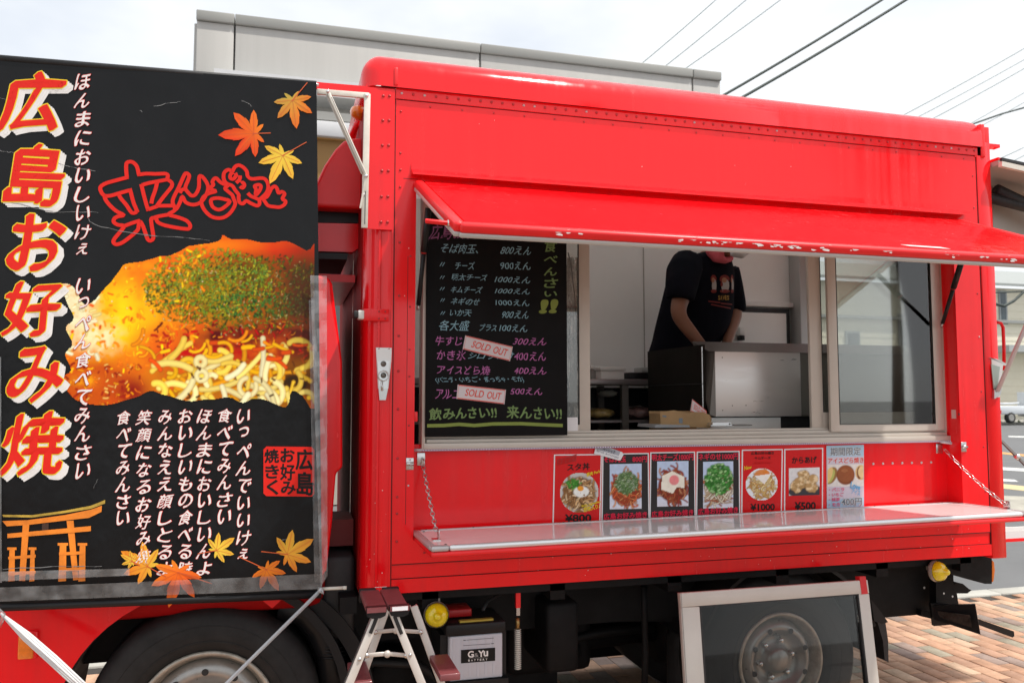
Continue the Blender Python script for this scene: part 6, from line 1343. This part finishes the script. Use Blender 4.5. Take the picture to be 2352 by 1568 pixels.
J = dict(pel=r8(960, 1010, 4.0), waist=r8(985, 800, 4.0), chest=r8(1085, 420, 3.95), up=r8(1180, 200, 3.92), neck=r8(1285, 90, 3.88), jaw=r8(1340, 30, 3.84), head=r8(1365, -60, 3.83), crown=r8(1350, -160, 3.84),
         sn=r8(1040, 230, 3.80), en=r8(960, 560, 3.70), wn=r8(1150, 800, 3.66), hn=r8(1215, 850, 3.66), sf=r8(1345, 240, 4.03), ef=r8(1405, 560, 3.98), wf=r8(1340, 780, 3.85), hf=r8(1320, 850, 3.82))
fl_ = .87
V_ = [(J['pel'], .15, .13), (J['waist'], .15, .13), (J['chest'], .165, .14), (J['up'], .12, .10), (J['neck'], .058, .058), (r8(1345, 60, 3.80), .066, .07), (J['head'], .09, .10), (J['crown'], .06, .07),
      (J['sn'], .06, .06), (J['en'], .042, .042), (J['wn'], .030, .026), (J['hn'], .036, .020), (J['sf'], .06, .06), (J['ef'], .042, .042), (J['wf'], .030, .026), (J['hf'], .036, .02)]
kn = J['pel']+Vector((-.06, -.12, -.40)); kf = J['pel']+Vector((.10, .02, -.40))
an = Vector((kn.x-.02, kn.y, fl_+.09)); af = Vector((kf.x, kf.y, fl_+.09))
V_ += [(J['pel']+Vector((-.05, -.08, -.08)), .09, .09), (kn, .065, .065), (an, .045, .045), (an+Vector((.12, -.08, -.05)), .04, .03), (J['pel']+Vector((.08, .02, -.08)), .09, .09), (kf, .065, .065), (af, .045, .045), (af+Vector((.13, -.06, -.05)), .04, .03)]
E_ = [(0, 1), (1, 2), (2, 3), (3, 4), (4, 5), (5, 6), (6, 7), (3, 8), (8, 9), (9, 10), (10, 11), (3, 12), (12, 13), (13, 14), (14, 15), (0, 16), (16, 17), (17, 18), (18, 19), (0, 20), (20, 21), (21, 22), (22, 23)]
def fingers(V, E, hi, wi):
    h, w_ = V[hi][0], V[wi][0]; d = (h-w_).normalized(); s_ = d.cross(Vector((0, 0, 1))).normalized(); dn = Vector((0, 0, -1))
    for k, (off, L_) in enumerate(((-.032, .062), (-.011, .075), (.011, .07), (.031, .055))):
        i0 = len(V); V.append((h+s_*off+d*.025, .0095, .0095)); V.append((h+s_*off*1.15+d*(.025+L_*.5)+dn*.012, .009, .009)); V.append((h+s_*off*1.15+d*(.025+L_*.85)+dn*.04, .0075, .0075)); E += [(hi, i0), (i0, i0+1), (i0+1, i0+2)]
    i0 = len(V); V.append((h+s_*-.045-d*.01+dn*.01, .011, .011)); V.append((h+s_*-.06+d*.03+dn*.03, .009, .009)); E += [(hi, i0), (i0, i0+1)]
fingers(V_, E_, 11, 10); fingers(V_, E_, 15, 14)
skinned('body', V_, E_, SKIN, PS)
def solid(name, parts, m, parent, vox=.012, sm_=6):
    b = MB()
    for kind, a in parts:
        if kind == 't': b.tube([p for p, r in a], [r for p, r in a], m, 16)
        else:
            rings = []
            for c, ax, ay, tilt in a: rings.append([b.bm.verts.new(c+Vector((math.cos(q)*ax, math.sin(q)*ay, math.cos(q)*ax*tilt))) for q in [k/24*6.2832 for k in range(24)]])
            for A_, B_ in zip(rings, rings[1:]):
                for k in range(24): b.bm.faces.new((A_[k], A_[(k+1) % 24], B_[(k+1) % 24], B_[k]))
            b.bm.faces.new(rings[0][::-1]); b.bm.faces.new(rings[-1])
    o = b.build(name, m, parent); rm = o.modifiers.new('r', 'REMESH'); rm.mode = 'VOXEL'; rm.voxel_size = vox; s_ = o.modifiers.new('s', 'SMOOTH'); s_.iterations = sm_; s_.factor = .5
    bpy.context.view_layer.update(); dg = bpy.context.evaluated_depsgraph_get(); me2 = bpy.data.meshes.new_from_object(o.evaluated_get(dg)); o.modifiers.clear(); o.data = me2; me2.materials.clear(); me2.materials.append(m)
    for p in me2.polygons: p.use_smooth = True; p.material_index = 0
    return o
def ring(y, xl_, xr_, Y, ay, tilt=0): return (r8((xl_+xr_)/2, y, Y), (xr_-xl_)/2/1409*1.03, ay, tilt)
solid('shirt', [('r', [ring(875, 775, 1195, 4.0, .165, .05), ring(845, 745, 1215, 4.0, .17, .05), ring(760, 772, 1300, 3.99, .17), ring(650, 793, 1360, 3.98, .17), ring(540, 820, 1390, 3.97, .165), ring(420, 850, 1395, 3.96, .16), ring(300, 880, 1400, 3.94, .15), ring(220, 915, 1395, 3.93, .14), ring(160, 975, 1380, 3.92, .12), ring(115, 1060, 1360, 3.91, .10), ring(88, 1150, 1340, 3.90, .075)]),
    ('t', [(r8(1040, 165, 3.86), .085), (r8(1010, 240, 3.80), .092), (r8(995, 340, 3.76), .085), (r8(985, 430, 3.73), .075), (r8(983, 445, 3.73), .073)]),
    ('t', [(r8(1340, 220, 3.98), .07), (r8(1375, 340, 4.0), .064), (r8(1408, 470, 3.99), .056), (r8(1418, 540, 3.985), .052)])], SHIRT, PS)
tv = [(r8(965, 930, 4.0), .165, .15), (J['pel']+Vector((0, 0, -.02)), .165, .15), (J['pel']+Vector((-.05, -.08, -.12)), .115, .11), (kn, .095, .09), (an+Vector((0, 0, .04)), .07, .07), (J['pel']+Vector((.08, .02, -.12)), .115, .11), (kf, .095, .09), (af+Vector((0, 0, .04)), .07, .07)]
skinned('trousers', tv, [(0, 1), (1, 2), (2, 3), (3, 4), (1, 5), (5, 6), (6, 7)], APR, PS, root=1)
b = MB(); av = []
for j in range(9):
    row = []
    for i in range(9):
        u, v = i/8, j/8; c = J['pel']; a = R(-150+u*125); z = c.z+.02-v*.50; row.append((c.x+.0+.185*math.cos(a)*(1+.12*v), c.y-.0+.17*math.sin(a)*(1+.12*v)+.006*math.sin(u*14), z))
    av.append(row)
bmv = [[b.bm.verts.new(p) for p in r_] for r_ in av]; fcs = [b.bm.faces.new((bmv[j][i], bmv[j][i+1], bmv[j+1][i+1], bmv[j+1][i])) for j in range(8) for i in range(8)]; b._mark(fcs, APR, True); o = b.build('apron', parent=PS)
sm = o.modifiers.new('th', 'SOLIDIFY'); sm.thickness = .004
for dx, an_ in ((0, an), (0, af)): 
    b = MB(); b.box(an_.x-.05, an_.x+.20, an_.y-.10, an_.y+.03, fl_-.005, fl_+.075, BLKP, bev=.03); b.build('shoe', parent=PS)
solid('towel', [('t', [(r8(1195, 40, 3.82), .022), (r8(1215, 80, 3.79), .026), (r8(1262, 125, 3.775), .030), (r8(1318, 150, 3.79), .018), (r8(1365, 135, 3.83), .018), (r8(1378, 60, 3.9), .016)]), ('t', [(r8(1245, 40, 3.80), .03), (r8(1275, 90, 3.78), .034), (r8(1300, 140, 3.785), .016)])], mat('pink_towel', (.62, .10, .13), .9, bump=.6, bscale=80), PS, .007, 3)
solid('face_mask', [('t', [(r8(1395, 20, 3.72), .03), (r8(1420, 75, 3.71), .045), (r8(1452, 88, 3.70), .034), (r8(1475, 70, 3.70), .03), (r8(1490, 40, 3.70), .022)])], mat('white_mask', (.72, .71, .72), .8), PS, .007, 3)
solid('hair', [('t', [(J['head']+Vector((-.03, .03, -.02)), .085), (J['head']+Vector((-.015, .02, .04)), .10), (J['crown']+Vector((0, 0, -.01)), .09), (J['crown']+Vector((0, 0, .04)), .05)])], mat('black_cap', (.012, .012, .014), .8), PS, .01, 3)
b = MB(); c = J['head']; b.lathe([(0, .0), (.014, .004), (.01, .02), (0, .028)], c+Vector((.055, -.075, -.0)), (.6, -.7, -.2), SKIN, 10); b.build('nose', parent=PS)
for s_ in (-1, 1):
    b = MB(); b.lathe([(.011, 0), (.008, .005), (0, .007)], c+Vector((.055, -.075, .03))+Vector((.7, .6, 0))*.03*s_, (.6, -.7, -.2), WHP, 10); b.lathe([(.005, .0065), (0, .0085)], c+Vector((.055, -.075, .03))+Vector((.7, .6, 0))*.03*s_, (.6, -.7, -.2), BLK, 8); b.build('eye', parent=PS)
    b = MB(); b.lathe([(.0, 0), (.022, .002), (.026, .01), (0, .014)], c+Vector((-.07*s_*.9, -.055*s_*.8, -.01)), (-.7*s_, -.6*s_, 0), SKIN, 12); b.build('ear', parent=PS)
# abstract print on the shirt, draped on its surface by ray casting
sh = [o for o in PS.children if o.name.startswith('shirt')][0]
bpy.context.view_layer.update()
from mathutils.bvhtree import BVHTree
bv_ = BVHTree.FromPolygons([v.co for v in sh.data.vertices], [tuple(p.vertices) for p in sh.data.polygons])
def onshirt(x, y):
    t_ = r8(x, y, 3.9); o_ = Vector((t_.x*.9+.0, 3.3, t_.z)); d_ = (t_-Vector((0, 0, EYE))).normalized(); o_ = t_-d_*.6
    h = bv_.ray_cast(o_, d_)
    return (h[0]-d_*.003) if h[0] else t_-d_*.1
Q = Print(); pr, pw, pc, py_ = [mat('shirt_'+n, c, .8) for n, c in (('red', (.20, .02, .015)), ('white', (.42, .38, .36)), ('peach', (.40, .18, .10)), ('gold', (.40, .22, .03)))]
def blob(cx, cy, rx, ry, m, l=0, n=14): Q.add([tuple(onshirt(cx+rx*math.cos(t), cy+ry*math.sin(t))-Vector((0, l, 0))) for t in [i/n*6.283 for i in range(n)]], [tuple(range(n))], m)
for cx, w_ in ((1238, 22), (1322, 38), (1378, 10)):
    blob(cx, 290, w_, 32, pr, .001); blob(cx+4, 340, w_*.8, 52, pw, .002); blob(cx-4, 298, w_*.5, 20, pc, .003); blob(cx, 382, w_, 14, pr, .003)
blob(1345, 318, 9, 9, pw, .004); blob(1298, 330, 9, 18, pr, .004)
for i, ch in enumerate('SAVES'):
    x = 1274+i*17; Q.text(ch, [onshirt(x, 446), onshirt(x+14, 450), onshirt(x+14, 418), onshirt(x, 412)], py_, .02, shear=.1)
for (x0, y0, x1, y1) in ((1200, 458, 1290, 468), (1295, 474, 1380, 482), (1220, 482, 1370, 512)):
    Q.line([onshirt(x0+(x1-x0)*k/6, y0+(y1-y0)*k/6) for k in range(7)], .006, pr)
Q.build('shirt_print', sh)
# ================================================================== STEPLADDER
t = thing('stepladder', 'folding aluminium stepladder with dark red treads standing before the truck corner', 'stepladder')
def rl(x, y): return (920+x/3.92)*NS, (1640+y/3.92)*NS
def LG(x, y, z=.88): return G(*rl(x, y), z)
def LY_(x, y, Y): return D(*rl(x, y), Y)
TREAD = mat('maroon_tread', (.20, .055, .06), .45, var=.12, vscale=30, coat=.15)
fl0, fr0, br0, bl0 = LG(548, 468), LG(1082, 500), LG(1160, 262), LG(676, 262)
yf, yb = (fl0.y+fr0.y)/2, (bl0.y+br0.y)/2; xa, xb = fl0.x+.003, fr0.x-.003
b = MB(); xm = (xa+xb)/2
b.box(xa, xm-.0015, yf+.02, yb-.01, .862, .88, TREAD, bev=.003); b.box(xm+.0015, xb, yf+.02, yb-.01, .862, .88, TREAD, bev=.003)
for i in range(34):
    x = xa+.006+i*(xb-xa-.012)/33
    if abs(x-xm) > .004: b.box(x-.0012, x+.0012, yf+.022, yb-.012, .8795, .8808, TREAD)
b.build('top_tread', parent=t)
b = MB()
for x0, x1 in ((xa-.002, xm-.004), (xm+.004, xb+.002)):
    b.slab([(x0, 0, .883), (x1, 0, .883), (x1, 0, .870), (x1-.004, 0, .856), (x1-.02, 0, .850), (x0+.02, 0, .850), (x0+.004, 0, .856)], .026, BLKP, (0, 1, 0))
for v in b.bm.verts: v.co.y += yf-.006
b.build('front_end_cap', parent=t); b = MB(); b.box(xa-.002, xm-.01, yb-.012, yb+.012, .84, .884, BLKP, bev=.004); b.box(xm+.01, xb+.002, yb-.012, yb+.012, .84, .884, BLKP, bev=.004)
b.box(xa+.05, xa+.09, yb+.0, yb+.004, .8845, .8855, WHP); b.box(xa-.0, xm-.006, yf-.009, yf-.0065, .868, .883, TREAD); b.box(xm+.006, xb+.0, yf-.009, yf-.0065, .868, .883, TREAD); b.box(xm+.012, xm+.06, yf-.0108, yf-.0095, .870, .882, PWH); b.build('rear_end_cap', parent=t)
LEG = mat('ladder_aluminium', (.62, .57, .52), .4, metal=.35, var=.05, vscale=20)
def leg(x0, y0, x1, y1, Y, sgn):
    a, c = LY_(x0, y0, Y), LY_(x1, y1, Y); d = c-a; c = a+d*((a.z-.0)/(a.z-c.z)); e = a+d*.0
    b = MB(); b.bar(a, c, .024, .010, LEG, bev=.0015); b.bar(a+Vector((sgn*.012, .010, 0)), c+Vector((sgn*.012, .010, 0)), .004, .026, SILV); b.bar(a+Vector((-sgn*.010, .009, 0)), c+Vector((-sgn*.010, .009, 0)), .003, .018, LEG)
    o = b.build('leg', parent=t); n_ = (c-a).normalized()
    MB().bar(c-n_*.03, c, .032, .034, BLKP, bev=.004).build('foot', parent=o)
    return o, a, n_, c
yn, yv = yf+.014, yb-.014
L1 = leg(720, 505, 375, 1348, yn, -1); L2 = leg(865, 530, 1195, 1348, yn, 1); L3 = leg(1105, 470, 1330, 1100, yv, 1); L4 = leg(800, 490, 500, 1348, yv, -1)
for o, a, n_, c in (L1, L2):
    MB().bar(a+n_*.015-Vector((0, .0065, 0)), a+n_*.075-Vector((0, .0065, 0)), .011, .004, BLK, bev=.0018).build('rubber_pad', parent=o)
    p = a+n_*((a.z-LY_(500, 1070, yn).z)/-n_.z)-Vector((0, .006, 0)); MB().rivet(p, .006, CHROME).build('rivet', parent=o)
def stay(x0, y0, xm_, ym, x1, y1, Y):
    A_, M_, C_ = LY_(x0, y0, Y), LY_(xm_, ym, Y), LY_(x1, y1, Y); b = MB(); b.bar(A_, M_, .013, .005, LEG, bev=.002); b.bar(M_, C_, .013, .005, LEG, bev=.002); b.lathe([(.011, 0), (.011, .004), (.006, .007), (0, .007)], M_-Vector((0, .002, 0)), (0, -1, 0), LEG, 16)
    for q in (A_, C_): b.lathe([(.008, 0), (.007, .006), (0, .007)], q-Vector((0, .002, 0)), (0, -1, 0), CHROME, 12)
    b.build('spreader', parent=t)
stay(570, 1030, 805, 1012, 1020, 1030, yn+.012); stay(665, 765, 905, 745, 1185, 765, yv-.01)
def tread(xl_, xr_, z, nm):
    b = MB(); b.box(xl_, xr_, yf+.03, yb-.02, z-.022, z, TREAD, bev=.003)
    for i in range(12): x = xl_+.006+i*(xr_-xl_-.012)/11; b.box(x-.001, x+.001, yf+.032, yb-.022, z-.0005, z+.0008, TREAD)
    b.build('tread', parent=t)
zs = LY_(400, 1108, yb-.02).z; tread(LY_(350, 1108, yb-.02).x, LY_(565, 1108, yb-.02).x, zs, 'l'); tread(LY_(1285, 1108, yb-.02).x, LY_(1500, 1108, yb-.02).x, zs, 'r')
tread(LY_(350, 1108, yb).x-.16, LY_(565, 1108, yb).x-.15, zs-.26, 'l2'); tread(LY_(1285, 1108, yb).x+.15, LY_(1500, 1108, yb).x+.16, zs-.26, 'r2')
# ================================================================== LEANING WINDOW SASH
t = thing('leaning_window_sash', 'loose aluminium framed window sash with red tape on its corner leaning before the rear wheel', 'window sash')
TLs, TRs = D(1559, 1364, 2.85), D(1990, 1331, 2.85); zt_ = .785; x0s, x1s = TLs.x, TRs.x-.003
def S(u, v): return Vector((x0s-.022*(1-v)+u*(x1s-x0s), 2.72+.13*v, .0+zt_*v))
FR = mat('sash_frame_ivory', (.56, .53, .48), .4, metal=.15, var=.05)
nrm_ = (S(1, 0)-S(0, 0)).cross(S(0, 1)-S(0, 0)).normalized()
b = MB(); lw = .078; rw = .05; tw = .052
b.bar(S(lw/2/.84, 0), S(lw/2/.84, 1-tw/.79-.001), lw, .022, FR, up=nrm_, bev=.002); b.bar(S(1-rw/2/.84, 0), S(1-rw/2/.84, 1-tw/.79-.001), rw, .022, FR, up=nrm_, bev=.002)
b.bar(S(0, 1-tw/2/.79), S(1, 1-tw/2/.79), tw, .024, FR, up=nrm_, bev=.002); b.bar(S(.1, .035), S(.93, .035), .05, .020, FR, up=nrm_, bev=.002)
b.bar(S(.004, .0), S(.004, 1), .003, .026, mat('frame_edge_grey', (.3, .29, .27), .4), up=nrm_); b.build('frame', parent=t)
b = MB(); b.bar(S(lw/.84, .51), S(1-rw/.84, .51), .79*.86, .005, GLASS2, up=nrm_); b.build('pane', parent=t)
b = MB(); b.bar(S(lw/.84+.004, .06), S(lw/.84+.004, .93), .006, .024, BLK, up=nrm_); b.bar(S(1-rw/.84-.004, .06), S(1-rw/.84-.004, .93), .006, .024, BLK, up=nrm_); b.bar(S(lw/.84, .932), S(1-rw/.84, .932), .004, .024, BLK, up=nrm_); b.build('gasket', parent=t)
b = MB(); b.bar(S(.955, .975), S(.99, .975), .068, .0265, mat('red_tape', (.62, .02, .025), .5), up=nrm_); b.build('red_tape', parent=t)
